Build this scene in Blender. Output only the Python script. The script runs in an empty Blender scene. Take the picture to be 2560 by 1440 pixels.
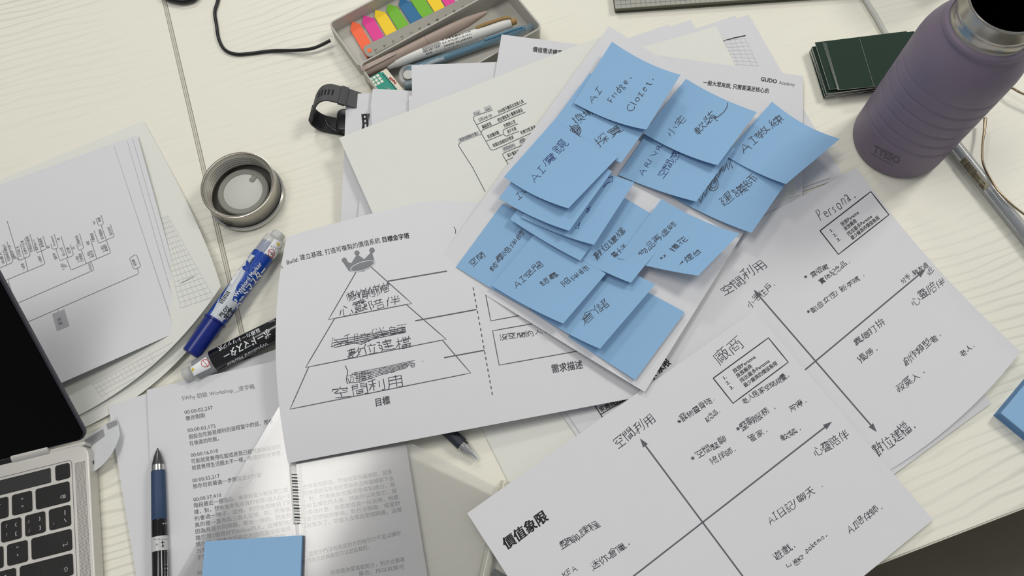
import bpy, bmesh, math, random
import numpy as np
from mathutils import Vector, Matrix
from mathutils.bvhtree import BVHTree
random.seed(7)
SC = bpy.context.scene
COL = SC.collection

# ------------------------------------------------------------------ camera
FPX, TX, TY, CH = 1960.37, 0.359842, 0.032527, 0.652533
cam = bpy.data.cameras.new('camera')
cam.sensor_width = 36.0
cam.lens = FPX / 2560 * 36.0
cam.clip_start = 0.01
cam_o = bpy.data.objects.new('camera', cam)
COL.objects.link(cam_o)
RC = Matrix.Rotation(TY, 3, 'Y') @ Matrix.Rotation(TX, 3, 'X')
cam_o.matrix_world = Matrix.Translation((0, 0, CH)) @ RC.to_4x4()
SC.camera = cam_o
CAM = Vector((0, 0, CH))

# ------------------------------------------------------------------ light
w = bpy.data.worlds.new('room'); SC.world = w; w.use_nodes = True
w.node_tree.nodes['Background'].inputs[0].default_value = (0.93, 0.96, 1.0, 1)
w.node_tree.nodes['Background'].inputs[1].default_value = 0.34
def area(name, loc, target, sx, sy, power, col=(1, 1, 1)):
    l = bpy.data.lights.new(name, 'AREA'); l.shape = 'RECTANGLE'; l.size = sx; l.size_y = sy
    l.energy = power; l.color = col
    o = bpy.data.objects.new(name, l); COL.objects.link(o)
    o.location = loc
    o.rotation_euler = (Vector(target) - Vector(loc)).to_track_quat('-Z', 'Y').to_euler()
    return o
area('ceiling_panel_light', (1.5, 1.3, 1.9), (0.1, 0.1, 0), 0.5, 0.5, 21, (1, 0.97, 0.90))
area('ceiling_panel_light', (-0.62, 0.50, 2.0), (-.15, 0.2, 0), 1.1, 0.45, 14, (1, 0.97, 0.92))
area('ceiling_panel_light', (-0.7, 2.4, 2.0), (0, 0.2, 0), 0.6, 0.3, 13, (1, 0.97, 0.92))
SC.view_settings.view_transform = 'Standard'
SC.view_settings.look = 'None'
SC.view_settings.exposure = -0.11
SC.view_settings.gamma = 1.0
SC.view_settings.use_curve_mapping = False

# ------------------------------------------------------------------ helpers
def ray(px, py):
    d = RC @ Vector(((px - 1280) / FPX, -(py - 720) / FPX, -1.0))
    return d.normalized()
def U(px, py, z=0.0):
    """point of the desk scene at height z seen at photo pixel (px, py)"""
    d = ray(px, py)
    return CAM + d * ((z - CH) / d.z)
def pt(c):
    if isinstance(c, Vector): return c.copy()
    return U(*c)

def lin(c):
    return tuple(((v / 255) / 12.92 if v / 255 <= 0.04045 else ((v / 255 + 0.055) / 1.055) ** 2.4) for v in c)
MATS = {}
def mat(name, rgb, rough=0.5, metal=0.0, alpha=1.0, trans=0.0, ior=1.45, noise=None, bump=None, spec=0.5, coat=0.0):
    if name in MATS: return MATS[name]
    m = bpy.data.materials.new(name); m.use_nodes = True
    nt = m.node_tree; b = nt.nodes['Principled BSDF']
    c = (*lin(rgb), 1)
    b.inputs['Base Color'].default_value = c
    b.inputs['Roughness'].default_value = rough
    b.inputs['Metallic'].default_value = metal
    b.inputs['IOR'].default_value = ior
    b.inputs['Alpha'].default_value = alpha
    b.inputs['Transmission Weight'].default_value = trans
    b.inputs['Specular IOR Level'].default_value = spec
    b.inputs['Coat Weight'].default_value = coat
    tc = nt.nodes.new('ShaderNodeTexCoord')
    if noise:
        sc, amt = noise
        n = nt.nodes.new('ShaderNodeTexNoise'); n.inputs['Scale'].default_value = sc; n.inputs['Detail'].default_value = 5
        nt.links.new(tc.outputs['Object'], n.inputs['Vector'])
        mx = nt.nodes.new('ShaderNodeMix'); mx.data_type = 'RGBA'
        mx.inputs[6].default_value = tuple(v * (1 - amt) for v in c[:3]) + (1,)
        mx.inputs[7].default_value = tuple(min(1, v * (1 + amt)) for v in c[:3]) + (1,)
        nt.links.new(n.outputs['Fac'], mx.inputs[0]); nt.links.new(mx.outputs[2], b.inputs['Base Color'])
    if bump:
        sc, amt = bump
        n = nt.nodes.new('ShaderNodeTexNoise'); n.inputs['Scale'].default_value = sc; n.inputs['Detail'].default_value = 3
        nt.links.new(tc.outputs['Object'], n.inputs['Vector'])
        bp = nt.nodes.new('ShaderNodeBump'); bp.inputs['Strength'].default_value = amt; bp.inputs['Distance'].default_value = 0.001
        nt.links.new(n.outputs['Fac'], bp.inputs['Height']); nt.links.new(bp.outputs['Normal'], b.inputs['Normal'])
    MATS[name] = m
    return m

def link(name, me, m=None, parent=None, smooth=False):
    if m is not None:
        for x in (m if isinstance(m, (list, tuple)) else [m]): me.materials.append(x)
    o = bpy.data.objects.new(name, me); COL.objects.link(o)
    if parent is not None:
        o.parent = parent
        o.matrix_parent_inverse = Matrix.Translation(parent.location).inverted()
    if smooth:
        me.polygons.foreach_set('use_smooth', [True] * len(me.polygons))
    return o
def mesh(name, V, F, m=None, parent=None, smooth=False):
    me = bpy.data.meshes.new(name)
    me.from_pydata([tuple(v) for v in V], [], [tuple(f) for f in F]); me.update()
    return link(name, me, m, parent, smooth)
def tag(o, label, cat, group=None, kind=None):
    o['label'] = label; o['category'] = cat
    if group: o['group'] = group
    if kind: o['kind'] = kind
    return o
def thing(name, label, cat, loc, group=None):
    o = bpy.data.objects.new(name, None); COL.objects.link(o); o.location = loc
    o.empty_display_size = 0.01
    return tag(o, label, cat, group)

def frame(d, up=Vector((0, 0, 1))):
    d = d.normalized(); s = d.cross(up)
    if s.length < 1e-4: s = d.cross(Vector((1, 0, 0)))
    s.normalize(); u = s.cross(d).normalized()
    return d, s, u
def lathe(name, P, d, prof, m, parent=None, seg=32, up=Vector((0, 0, 1)), smooth=True, sharp=0.7, a0=0, a1=2 * math.pi):
    """surface of revolution, prof = [(distance along d, radius)]"""
    d, s, u = frame(d, up); V = []; F = []
    full = abs(a1 - a0 - 2 * math.pi) < 1e-5
    n = seg if full else seg + 1
    for t, r in prof:
        for i in range(n):
            a = a0 + (a1 - a0) * i / seg
            V.append(P + d * t + (s * math.cos(a) + u * math.sin(a)) * r)
    for j in range(len(prof) - 1):
        for i in range(seg):
            k = (i + 1) % n
            F.append((j * n + i, j * n + k, (j + 1) * n + k, (j + 1) * n + i))
    o = mesh(name, V, F, m, parent, smooth)
    if smooth:
        try: o.data.set_sharp_from_angle(angle=sharp)
        except Exception: pass
    return o
def spline(pts, n=8):
    P = [pts[0]] + list(pts) + [pts[-1]]; out = []
    for i in range(1, len(P) - 2):
        for k in range(n):
            t = k / n
            out.append(0.5 * ((2 * P[i]) + (P[i + 1] - P[i - 1]) * t + (2 * P[i - 1] - 5 * P[i] + 4 * P[i + 1] - P[i + 2]) * t * t + (3 * P[i] - P[i - 1] - 3 * P[i + 1] + P[i + 2]) * t ** 3))
    out.append(pts[-1]); return out
def tube(name, pts, r, m, parent=None, seg=12, n=8, sm=True):
    P = spline(pts, n) if sm else pts
    V = []; F = []
    prev = None
    for i, p in enumerate(P):
        t = (P[min(i + 1, len(P) - 1)] - P[max(i - 1, 0)]).normalized()
        if prev is None: _, s, u = frame(t)
        else:
            s = (prev - t * prev.dot(t)).normalized(); u = s.cross(t).normalized()
        prev = s
        rr = r(i / (len(P) - 1)) if callable(r) else r
        for k in range(seg):
            a = 2 * math.pi * k / seg; V.append(p + (s * math.cos(a) + u * math.sin(a)) * rr)
    for i in range(len(P) - 1):
        for k in range(seg):
            F.append((i * seg + k, i * seg + (k + 1) % seg, (i + 1) * seg + (k + 1) % seg, (i + 1) * seg + k))
    F.append(tuple(range(seg - 1, -1, -1))); F.append(tuple((len(P) - 1) * seg + k for k in range(seg)))
    return mesh(name, V, F, m, parent, True)
def prism(name, poly, z0, z1, m, parent=None, bevel=0.0, segs=2, smooth=False):
    """extruded polygon; poly = world xy points (Vector), z0/z1 heights"""
    bm = bmesh.new()
    vs = [bm.verts.new((p[0], p[1], z0)) for p in poly]
    f = bm.faces.new(vs)
    r = bmesh.ops.extrude_face_region(bm, geom=[f])
    for v in [g for g in r['geom'] if isinstance(g, bmesh.types.BMVert)]: v.co.z = z1
    bmesh.ops.recalc_face_normals(bm, faces=bm.faces)
    if bevel: bmesh.ops.bevel(bm, geom=list(bm.edges), offset=bevel, segments=segs, affect='EDGES', profile=0.5)
    me = bpy.data.meshes.new(name); bm.to_mesh(me); bm.free()
    return link(name, me, m, parent, smooth)
def rrect(o, ex, ey, x0, y0, x1, y1, r=0.0, n=4):
    """rounded rectangle outline in the frame o, ex, ey (metres)"""
    pts = []
    if r <= 0:
        for x, y in ((x0, y0), (x1, y0), (x1, y1), (x0, y1)): pts.append(o + ex * x + ey * y)
        return pts
    for cx, cy, a in ((x0 + r, y0 + r, math.pi), (x1 - r, y0 + r, 1.5 * math.pi), (x1 - r, y1 - r, 0), (x0 + r, y1 - r, .5 * math.pi)):
        for k in range(n + 1):
            t = a + k / n * math.pi / 2
            pts.append(o + ex * (cx + r * math.cos(t)) + ey * (cy + r * math.sin(t)))
    return pts

# ---- sheets of paper: a 3x3 net of points, quadratic between them, with a real thickness
def fill33(C):
    C = [[None if c is None else pt(c) for c in r] for r in C]
    def mid(a, b): return (a + b) * 0.5
    if C[0][1] is None: C[0][1] = mid(C[0][0], C[0][2])
    if C[2][1] is None: C[2][1] = mid(C[2][0], C[2][2])
    if C[1][0] is None: C[1][0] = mid(C[0][0], C[2][0])
    if C[1][2] is None: C[1][2] = mid(C[0][2], C[2][2])
    if C[1][1] is None:
        C[1][1] = (C[0][1] + C[2][1] + C[1][0] + C[1][2]) * 0.5 - (C[0][0] + C[0][2] + C[2][0] + C[2][2]) * 0.25
    return C
def q3(a, b, c, t):
    return a * ((1 - t) * (1 - 2 * t)) + b * (4 * t * (1 - t)) + c * (t * (2 * t - 1))
class Surf:
    def __init__(s, o, me=None):
        s.o = o; me = me or o.data
        me.calc_loop_triangles()
        V = [v.co.copy() for v in me.vertices]
        s.bvh = BVHTree.FromPolygons(V, [tuple(t.vertices) for t in me.loop_triangles])
        s.c = sum(V, Vector()) / len(V); s.z = s.c.z
    def hit(s, px, py, off=0.00015):
        d = ray(px, py)
        h = s.bvh.ray_cast(CAM, d)
        if h[0] is None:
            return None
        n = h[1]
        if n.dot(d) > 0: n = -n
        return h[0] + n * off
def rect(A, B, L, Wd, z=None):
    """corners TL,TR,BR,BL of an L x Wd sheet from its top-left corner A towards B (world points)"""
    d = (B - A); d.z = 0; d.normalize(); n = Vector((d.y, -d.x, 0))
    return [A, A + d * L, A + d * L + n * Wd, A + n * Wd]
def sheet(name, C, m, parent=None, nu=24, nv=24, th=0.00012, wob=0.0, seed=0, warp=None):
    C = fill33(C); top = []
    rnd = random.Random(seed); ph = [rnd.uniform(0, 6.28) for _ in range(6)]
    for j in range(nv + 1):
        v = j / nv
        R = [q3(C[0][i], C[1][i], C[2][i], v) for i in range(3)]
        for i in range(nu + 1):
            u = i / nu
            p = q3(R[0], R[1], R[2], u)
            if wob: p.z += wob * (math.sin(u * 5 + ph[0]) * math.sin(v * 4 + ph[1]) + .5 * math.sin(u * 9 + v * 7 + ph[2]))
            if warp: p = warp(u, v, p)
            top.append(p)
    n = (nu + 1) * (nv + 1)
    V = top + [p - Vector((0, 0, th)) for p in top]; F = []
    def idx(i, j): return j * (nu + 1) + i
    for j in range(nv):
        for i in range(nu):
            a, b, c, d = idx(i, j), idx(i + 1, j), idx(i + 1, j + 1), idx(i, j + 1)
            F.append((d, c, b, a)); F.append((a + n, b + n, c + n, d + n))
    for i in range(nu):
        F.append((idx(i, 0), idx(i + 1, 0), idx(i + 1, 0) + n, idx(i, 0) + n))
        F.append((idx(i + 1, nv), idx(i, nv), idx(i, nv) + n, idx(i + 1, nv) + n))
    for j in range(nv):
        F.append((idx(0, j + 1), idx(0, j), idx(0, j) + n, idx(0, j + 1) + n))
        F.append((idx(nu, j), idx(nu, j + 1), idx(nu, j + 1) + n, idx(nu, j) + n))
    o = mesh(name, V, F, m, parent, True)
    try: o.data.set_sharp_from_angle(angle=0.8)
    except Exception: pass
    s = Surf(o); s.C = C
    return o, s

# ---- ink: everything written or printed is laid on the surface of its own sheet
class Ink:
    """collects triangles given in photo pixels and drapes them on a surface"""
    def __init__(s, surf, off=0.00015, stuff=True): s.s = surf; s.V = []; s.F = []; s.off = off; s.stuff = stuff
    def vert(s, x, y):
        h = s.s.hit(x, y, s.off)
        s.V.append(h if h is not None else None); return len(s.V) - 1
    def line(s, pts, w=2.2, step=22, closed=False):
        pts = [np.array(p, float) for p in pts]
        if closed: pts.append(pts[0])
        P = [pts[0]]
        for a, b in zip(pts, pts[1:]):
            n = max(1, int(np.hypot(*(b - a)) / step))
            for k in range(1, n + 1): P.append(a + (b - a) * k / n)
        P = np.array(P); T = np.gradient(P, axis=0); L = np.hypot(T[:, 0], T[:, 1]); L[L == 0] = 1
        N = np.stack([-T[:, 1], T[:, 0]], 1) / L[:, None] * (w / 2)
        i0 = len(s.V)
        for p, nn in zip(P, N): s.vert(*(p + nn)); s.vert(*(p - nn))
        for k in range(len(P) - 1):
            a = i0 + 2 * k; s.F.append((a, a + 1, a + 3, a + 2))
        return s
    def quad(s, q, nx=6, ny=6):
        q = [np.array(p, float) for p in q]; i0 = len(s.V)
        for j in range(ny + 1):
            for i in range(nx + 1):
                u, v = i / nx, j / ny
                s.vert(*((q[0] * (1 - u) + q[1] * u) * (1 - v) + (q[3] * (1 - u) + q[2] * u) * v))
        for j in range(ny):
            for i in range(nx):
                a = i0 + j * (nx + 1) + i; s.F.append((a, a + 1, a + nx + 2, a + nx + 1))
        return s
    def fan(s, poly):
        """polygon, star-shaped about its centre"""
        P = np.array(poly, float); c = P.mean(0); ic = s.vert(*c); ids = [s.vert(*p) for p in P]
        for k in range(len(ids)): s.F.append((ic, ids[k], ids[(k + 1) % len(ids)]))
        return s
    def text(s, t, p0, p1, h=None, up=None, bold=0.0, fit=True, dense=1.0):
        """printed text from baseline start p0 to baseline end p1 (pixels), em height h"""
        p0 = np.array(p0, float); p1 = np.array(p1, float)
        adv = [glyph(c)[2] for c in t]; tot = sum(adv)
        ex = (p1 - p0) / tot
        if up is None:
            k = np.hypot(*ex) if h is None else h
            n = np.array([ex[1], -ex[0]]); up = n / np.hypot(*n) * k
        else:
            up = np.array(up, float)
            if h is not None: up = up / np.hypot(*up) * h
        x = 0
        bb = bold * .8; shifts = [(0, 0)] if bold < .011 else [(-bb, -bb * .5), (bb, -bb * .5), (-bb, bb * .5), (bb, bb * .5)]
        for c, a in zip(t, adv):
            V, T, _ = glyph(c)
            for sx_, sy_ in shifts:
                i0 = len(s.V)
                for vx, vy in V: s.vert(*(p0 + ex * (x + vx + sx_) + up * (vy + sy_)))
                for tr in T: s.F.append((i0 + tr[0], i0 + tr[1], i0 + tr[2]))
            x += a
        return s
    def hand(s, t, p0, p1, h=None, w=2.0, up=None, seed=1, wild=1.0, cell=0.95):
        """handwriting: single pen strokes"""
        rnd = random.Random(seed * 31 + len(t))
        p0 = np.array(p0, float); p1 = np.array(p1, float)
        adv = [(cell if ord(c) > 0x2E00 else (0.45 if c in ' .' else LADV.get(c, 0.6))) for c in t]; tot = sum(adv)
        ex = (p1 - p0) / tot
        if up is None:
            n = np.array([ex[1], -ex[0]]); up = n / np.hypot(*n) * (h or np.hypot(*ex))
        else:
            up = np.array(up, float)
            if h is not None: up = up / np.hypot(*up) * h
        x = 0
        for c, a in zip(t, adv):
            if c == '.' or c == '、':
                q = p0 + ex * (x + a * .6) + up * .1
                s.line([q, q + ex * .08 - up * .05], w * 1.3)
            elif c != ' ':
                sh = rnd.uniform(-.12, .12) * wild; ro = rnd.uniform(-.1, .1) * wild; dy = rnd.uniform(-.06, .06) * wild
                sy = rnd.uniform(.85, 1.1); ph = rnd.uniform(0, 6)
                for L in HANDMADE.get(c) or centre_lines(c):
                    q = []
                    jx, jy = rnd.gauss(0, .018) * wild, rnd.gauss(0, .018) * wild
                    ov = rnd.uniform(0, .05)
                    for n_, (gx, gy) in enumerate(L):
                        X = gx + jx; Y = gy + jy
                        X += .03 * wild * math.sin(Y * 5 + ph); Y += .03 * wild * math.sin(X * 5 + ph * 2)
                        X2 = X + sh * Y - ro * Y * .3; Y2 = (Y * sy) + ro * X + dy
                        q.append(p0 + ex * (x + X2 * (a / (cell if ord(c) > 0x2E00 else a))) + up * Y2)
                    if len(q) > 1:
                        q[-1] = q[-1] + (q[-1] - q[-2]) * ov
                    s.line(q, w * rnd.uniform(.62, .9), step=14)
            x += a
        return s
    def build(s, name, m, parent):
        V = []; mp = {}
        F = [f for f in s.F if all(s.V[i] is not None for i in f)]
        for f in F:
            for i in f:
                if i not in mp: mp[i] = len(V); V.append(s.V[i])
        if not F: return None
        o = mesh(name, V, [tuple(mp[i] for i in f) for f in F], m, parent)
        if s.stuff: o['kind'] = 'stuff'
        return o
HANDMADE = {'I': [[(.06, .70), (.36, .74)], [(.22, .72), (.18, .02)], [(.02, 0), (.36, .02)]], 'A': [[(.02, 0), (.30, .74), (.55, -.04)], [(.10, .26), (.52, .28)]]}
LADV = {'I': .42, 'i': .3, 'l': .3, 'r': .42, 'e': .62, '/': .55, 't': .4, 'G': .75, 'm': .85, 'A': .72, 'C': .75, 'k': .58}
GC = {}
def glyph(c, off=0.0):
    k = (c, off)
    if k in GC: return GC[k]
    cu = bpy.data.curves.new('t', 'FONT'); cu.resolution_u = 2; cu.offset = off
    o = bpy.data.objects.new('t', cu); COL.objects.link(o)
    def ev(b):
        cu.body = b; bpy.context.view_layer.update()
        me = bpy.data.meshes.new_from_object(o.evaluated_get(bpy.context.evaluated_depsgraph_get()))
        me.calc_loop_triangles()
        V = [tuple(v.co[:2]) for v in me.vertices]; T = [tuple(t.vertices) for t in me.loop_triangles]
        bpy.data.meshes.remove(me); return V, T
    if c == ' ':
        r = ([], [], 0.3)
    else:
        V, T = ev(c); V2, _ = ev(c + c)
        a = (max(v[0] for v in V2) - max(v[0] for v in V)) if V else 0.5
        r = (V, T, a)
    bpy.data.objects.remove(o); bpy.data.curves.remove(cu)
    GC[k] = r; return r
# ---- pen strokes for handwriting: the centre lines of each character, found on a small raster
SKC = {}
def centre_lines(ch):
    if ch in SKC: return SKC[ch]
    n = 88; V, T, _ = glyph(ch)
    if not len(T): SKC[ch] = []; return []
    S = n / 1.1; V = (np.array(V) + (.05, .2)) * S; g = np.zeros((n, n), bool)
    for t in T:
        a, b, c = V[list(t)]
        d = (b[0] - a[0]) * (c[1] - a[1]) - (b[1] - a[1]) * (c[0] - a[0])
        if abs(d) < 1e-6: continue
        x0, y0 = np.floor(np.minimum(np.minimum(a, b), c)).astype(int).clip(0, n - 1); x1, y1 = np.ceil(np.maximum(np.maximum(a, b), c)).astype(int).clip(1, n)
        ys, xs = np.mgrid[y0:y1, x0:x1]; xs = xs + .5; ys = ys + .5
        w1 = ((b[0] - a[0]) * (ys - a[1]) - (b[1] - a[1]) * (xs - a[0])) / d
        w2 = ((xs - a[0]) * (c[1] - a[1]) - (ys - a[1]) * (c[0] - a[0])) / d
        g[y0:y1, x0:x1] |= (w1 >= -.02) & (w2 >= -.02) & (w1 + w2 <= 1.02)
    im = g.astype(np.uint8); go = True
    while go:                                       # thinning
        go = False
        for s in (0, 1):
            p = np.pad(im, 1)
            P = [p[:-2, 1:-1], p[:-2, 2:], p[1:-1, 2:], p[2:, 2:], p[2:, 1:-1], p[2:, :-2], p[1:-1, :-2], p[:-2, :-2]]
            nb = sum(x.astype(int) for x in P); tr = sum(((P[i] == 0) & (P[(i + 1) % 8] == 1)).astype(int) for i in range(8))
            c = ((P[0] * P[2] * P[4] == 0) & (P[2] * P[4] * P[6] == 0)) if s == 0 else ((P[0] * P[2] * P[6] == 0) & (P[0] * P[4] * P[6] == 0))
            m = (im == 1) & (nb >= 2) & (nb <= 6) & (tr == 1) & c
            if m.any(): im[m] = 0; go = True
    pts = set(map(tuple, np.argwhere(im).tolist()))
    def around(p):
        out = [(p[0] + dy, p[1] + dx) for dy, dx in ((0, 1), (1, 0), (0, -1), (-1, 0)) if (p[0] + dy, p[1] + dx) in pts]
        for dy, dx in ((1, 1), (1, -1), (-1, 1), (-1, -1)):
            q = (p[0] + dy, p[1] + dx)
            if q in pts and (q[0], p[1]) not in pts and (p[0], q[1]) not in pts: out.append(q)
        return out
    deg = {p: len(around(p)) for p in pts}; used = set(); ls = []
    for s in sorted(p for p in pts if deg[p] != 2) + sorted(pts):
        for q in around(s):
            if frozenset((s, q)) in used: continue
            used.add(frozenset((s, q))); L = [s, q]
            while deg[L[-1]] == 2:
                nx = [r for r in around(L[-1]) if frozenset((L[-1], r)) not in used]
                if not nx: break
                used.add(frozenset((L[-1], nx[0]))); L.append(nx[0])
            if len(L) > 3 or (deg[L[0]] > 1 and deg[L[-1]] > 1): ls.append(np.array(L, float))
    go = True
    while go:                                       # join pieces that run straight through a crossing
        go = False
        for i in range(len(ls)):
            for j in range(i + 1, len(ls)):
                best = None
                for a in (ls[i], ls[i][::-1]):
                    for b in (ls[j], ls[j][::-1]):
                        if np.abs(a[-1] - b[0]).max() <= 1.5:
                            k = min(7, len(a) - 1, len(b) - 1)
                            if k < 2: continue
                            u = a[-1] - a[-1 - k]; v = b[k] - b[0]; c = u @ v / np.linalg.norm(u) / np.linalg.norm(v)
                            if c > .85 and (best is None or c > best[0]): best = (c, a, b)
                if best: ls[i] = np.vstack([best[1], best[2][1:]]); del ls[j]; go = True; break
            if go: break
    def simple(L, e=1.3):
        if len(L) < 3: return L
        a, b = L[0], L[-1]; d = b - a; m = np.hypot(*d)
        D = np.abs(d[0] * (L[:, 1] - a[1]) - d[1] * (L[:, 0] - a[0])) / m if m > 0 else np.hypot(*(L - a).T)
        i = int(D.argmax())
        return np.array([a, b]) if D[i] < e else np.vstack([simple(L[:i + 1], e)[:-1], simple(L[i:], e)])
    SKC[ch] = [[(x / S - .05, y / S - .2) for y, x in simple(l)] for l in ls]
    return SKC[ch]

# ================================================================== materials
PAPER = mat('paper', (219, 219, 222), .75, noise=(60, .015), bump=(700, .05), spec=.2)
PAPER_W = mat('paper_neutral', (227, 228, 221), .75, noise=(60, .015), bump=(700, .05), spec=.2)
INK = mat('printed_ink', (34, 35, 40), .6)
INKG = mat('grey_print', (128, 130, 134), .7)
INKL = mat('pale_print', (168, 171, 178), .7)
INKM = mat('mid_grey_print', (92, 94, 100), .7)
BOX = mat('grey_box_print', (186, 187, 189), .7)
PEN = mat('ballpoint_ink', (48, 50, 62), .5)
PENB = mat('blue_ballpoint_ink', (34, 52, 110), .5)
STICKY = mat('sticky_note_blue', (143, 182, 218), .8, noise=(40, .02), spec=.15)
STICKY_B = mat('sticky_note_edge', (106, 146, 190), .8)
BLACKP = mat('black_plastic', (24, 24, 27), .35)

# ================================================================== desks
sd = Vector((math.cos(-1.23646), math.sin(-1.23646), 0)); se = Vector((-sd.y, sd.x, 0))   # seam and front-edge directions
# crossing of seam and front edge
A_ = Vector((-0.187884, 0, 0)); B_ = Vector((0, -0.0783, 0))
tt = ((B_ - A_).x * se.y - (B_ - A_).y * se.x) / (sd.x * se.y - sd.y * se.x)
X0 = A_ + sd * tt
def wood():
    m = bpy.data.materials.new('whitewashed_wood'); m.use_nodes = True
    nt = m.node_tree; b = nt.nodes['Principled BSDF']; L = nt.links.new
    b.inputs['Roughness'].default_value = .42; b.inputs['Specular IOR Level'].default_value = .35
    tc = nt.nodes.new('ShaderNodeTexCoord')
    def mapped(rot, sc):
        mp = nt.nodes.new('ShaderNodeMapping'); mp.vector_type = 'TEXTURE'
        mp.inputs['Rotation'].default_value = (0, 0, rot); mp.inputs['Scale'].default_value = sc
        L(tc.outputs['Object'], mp.inputs['Vector']); return mp.outputs[0]
    ang = math.atan2(se.y, se.x)
    base = mapped(ang, (1, 1, 1))
    # broad cathedral grain
    wv = nt.nodes.new('ShaderNodeTexWave'); wv.wave_type = 'BANDS'; wv.bands_direction = 'Y'; wv.wave_profile = 'SIN'
    wv.inputs['Scale'].default_value = 34; wv.inputs['Distortion'].default_value = 0
    n0 = nt.nodes.new('ShaderNodeTexNoise'); n0.inputs['Scale'].default_value = 1.0; n0.inputs['Detail'].default_value = 3
    st = nt.nodes.new('ShaderNodeVectorMath'); st.operation = 'MULTIPLY'; st.inputs[1].default_value = (4, 14, 1)
    L(base, st.inputs[0]); L(st.outputs[0], n0.inputs['Vector'])
    md = nt.nodes.new('ShaderNodeVectorMath'); md.operation = 'SCALE'; md.inputs['Scale'].default_value = .055
    L(n0.outputs['Color'], md.inputs[0])
    ad = nt.nodes.new('ShaderNodeVectorMath'); ad.operation = 'ADD'; L(base, ad.inputs[0]); L(md.outputs[0], ad.inputs[1])
    L(ad.outputs[0], wv.inputs['Vector'])
    r1 = nt.nodes.new('ShaderNodeValToRGB'); r1.color_ramp.elements[0].position = .70; r1.color_ramp.elements[1].position = 1.0
    L(wv.outputs['Fac'], r1.inputs[0])
    # patches where the grain shows strongly
    n1 = nt.nodes.new('ShaderNodeTexNoise'); n1.inputs['Scale'].default_value = 3.2; n1.inputs['Detail'].default_value = 1
    L(base, n1.inputs['Vector'])
    r2 = nt.nodes.new('ShaderNodeValToRGB'); r2.color_ramp.elements[0].position = .44; r2.color_ramp.elements[1].position = .64
    L(n1.outputs['Fac'], r2.inputs[0])
    mu = nt.nodes.new('ShaderNodeMath'); mu.operation = 'MULTIPLY'; L(r1.outputs[0], mu.inputs[0]); L(r2.outputs[0], mu.inputs[1])
    # fine fibres
    s2 = nt.nodes.new('ShaderNodeVectorMath'); s2.operation = 'MULTIPLY'; s2.inputs[1].default_value = (18, 420, 1)
    L(base, s2.inputs[0])
    n2 = nt.nodes.new('ShaderNodeTexNoise'); n2.inputs['Scale'].default_value = 1; n2.inputs['Detail'].default_value = 4
    L(s2.outputs[0], n2.inputs['Vector'])
    r3 = nt.nodes.new('ShaderNodeValToRGB'); r3.color_ramp.elements[0].position = .5; r3.color_ramp.elements[1].position = .8
    L(n2.outputs['Fac'], r3.inputs[0])
    mx = nt.nodes.new('ShaderNodeMix'); mx.data_type = 'RGBA'
    mx.inputs[6].default_value = (*lin((236, 234, 220)), 1); mx.inputs[7].default_value = (*lin((196, 195, 184)), 1)
    k = nt.nodes.new('ShaderNodeMath'); k.operation = 'MULTIPLY'; k.inputs[1].default_value = .18; L(r3.outputs[0], k.inputs[0])
    k2 = nt.nodes.new('ShaderNodeMath'); k2.operation = 'MULTIPLY_ADD'; k2.inputs[1].default_value = .5; L(mu.outputs[0], k2.inputs[0]); L(k.outputs[0], k2.inputs[2])
    L(k2.outputs[0], mx.inputs[0]); L(mx.outputs[2], b.inputs['Base Color'])
    bp = nt.nodes.new('ShaderNodeBump'); bp.inputs['Strength'].default_value = .12; bp.inputs['Distance'].default_value = .0006; bp.invert = True
    L(k2.outputs[0], bp.inputs['Height']); L(bp.outputs[0], b.inputs['Normal'])
    return m
WOOD = wood()
BAND = mat('edge_band', (206, 203, 188), .5)
STEELW = mat('white_powder_coat', (205, 205, 200), .5)
def desk(side, label):
    s = 1 if side == 'r' else -1
    o = X0 + se * (0.0001 * s)
    root = thing('desk', label, 'desk', Vector((o.x, o.y, -0.74)), None)
    def P(x, y): return X0 + se * x * s - sd * y
    wd = 1.4
    def box(nm, x0, x1, y0, y1, z0, z1, m, bv=0):
        q = [P(x0, y0), P(x1, y0), P(x1, y1), P(x0, y1)]
        if s < 0: q = q[::-1]
        return prism(nm, q, z0, z1, m, root, bv, 1)
    box('tabletop', .0021, wd, .0012, 1.4, -.025, 0, WOOD, .0004)
    box('edge_band', .0001, .0017, .0, 1.4, -.025, 0, BAND, .0002)
    box('edge_band', .0024, wd, .0, .001, -.025, -.0002, BAND, .0003)
    for x in (.06, wd - .06):
        for y in (.06, 1.3):
            box('leg', x - .02, x + .02, y - .02, y + .02, -.74, -.026, STEELW, .003)
    return root
DR = desk('r', 'white wood grain desk right of the seam, under the heap of papers and the bottle')
DL = desk('l', 'white wood grain desk left of the seam, under the laptop')

fl = prism('floor', [Vector((-3, -3, 0)), Vector((3, -3, 0)), Vector((3, 3, 0)), Vector((-3, 3, 0))], -.78, -.74,
           mat('floor_carpet', (120, 117, 104), .9, noise=(25, .15), bump=(300, .5)))
fl['kind'] = 'structure'

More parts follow.
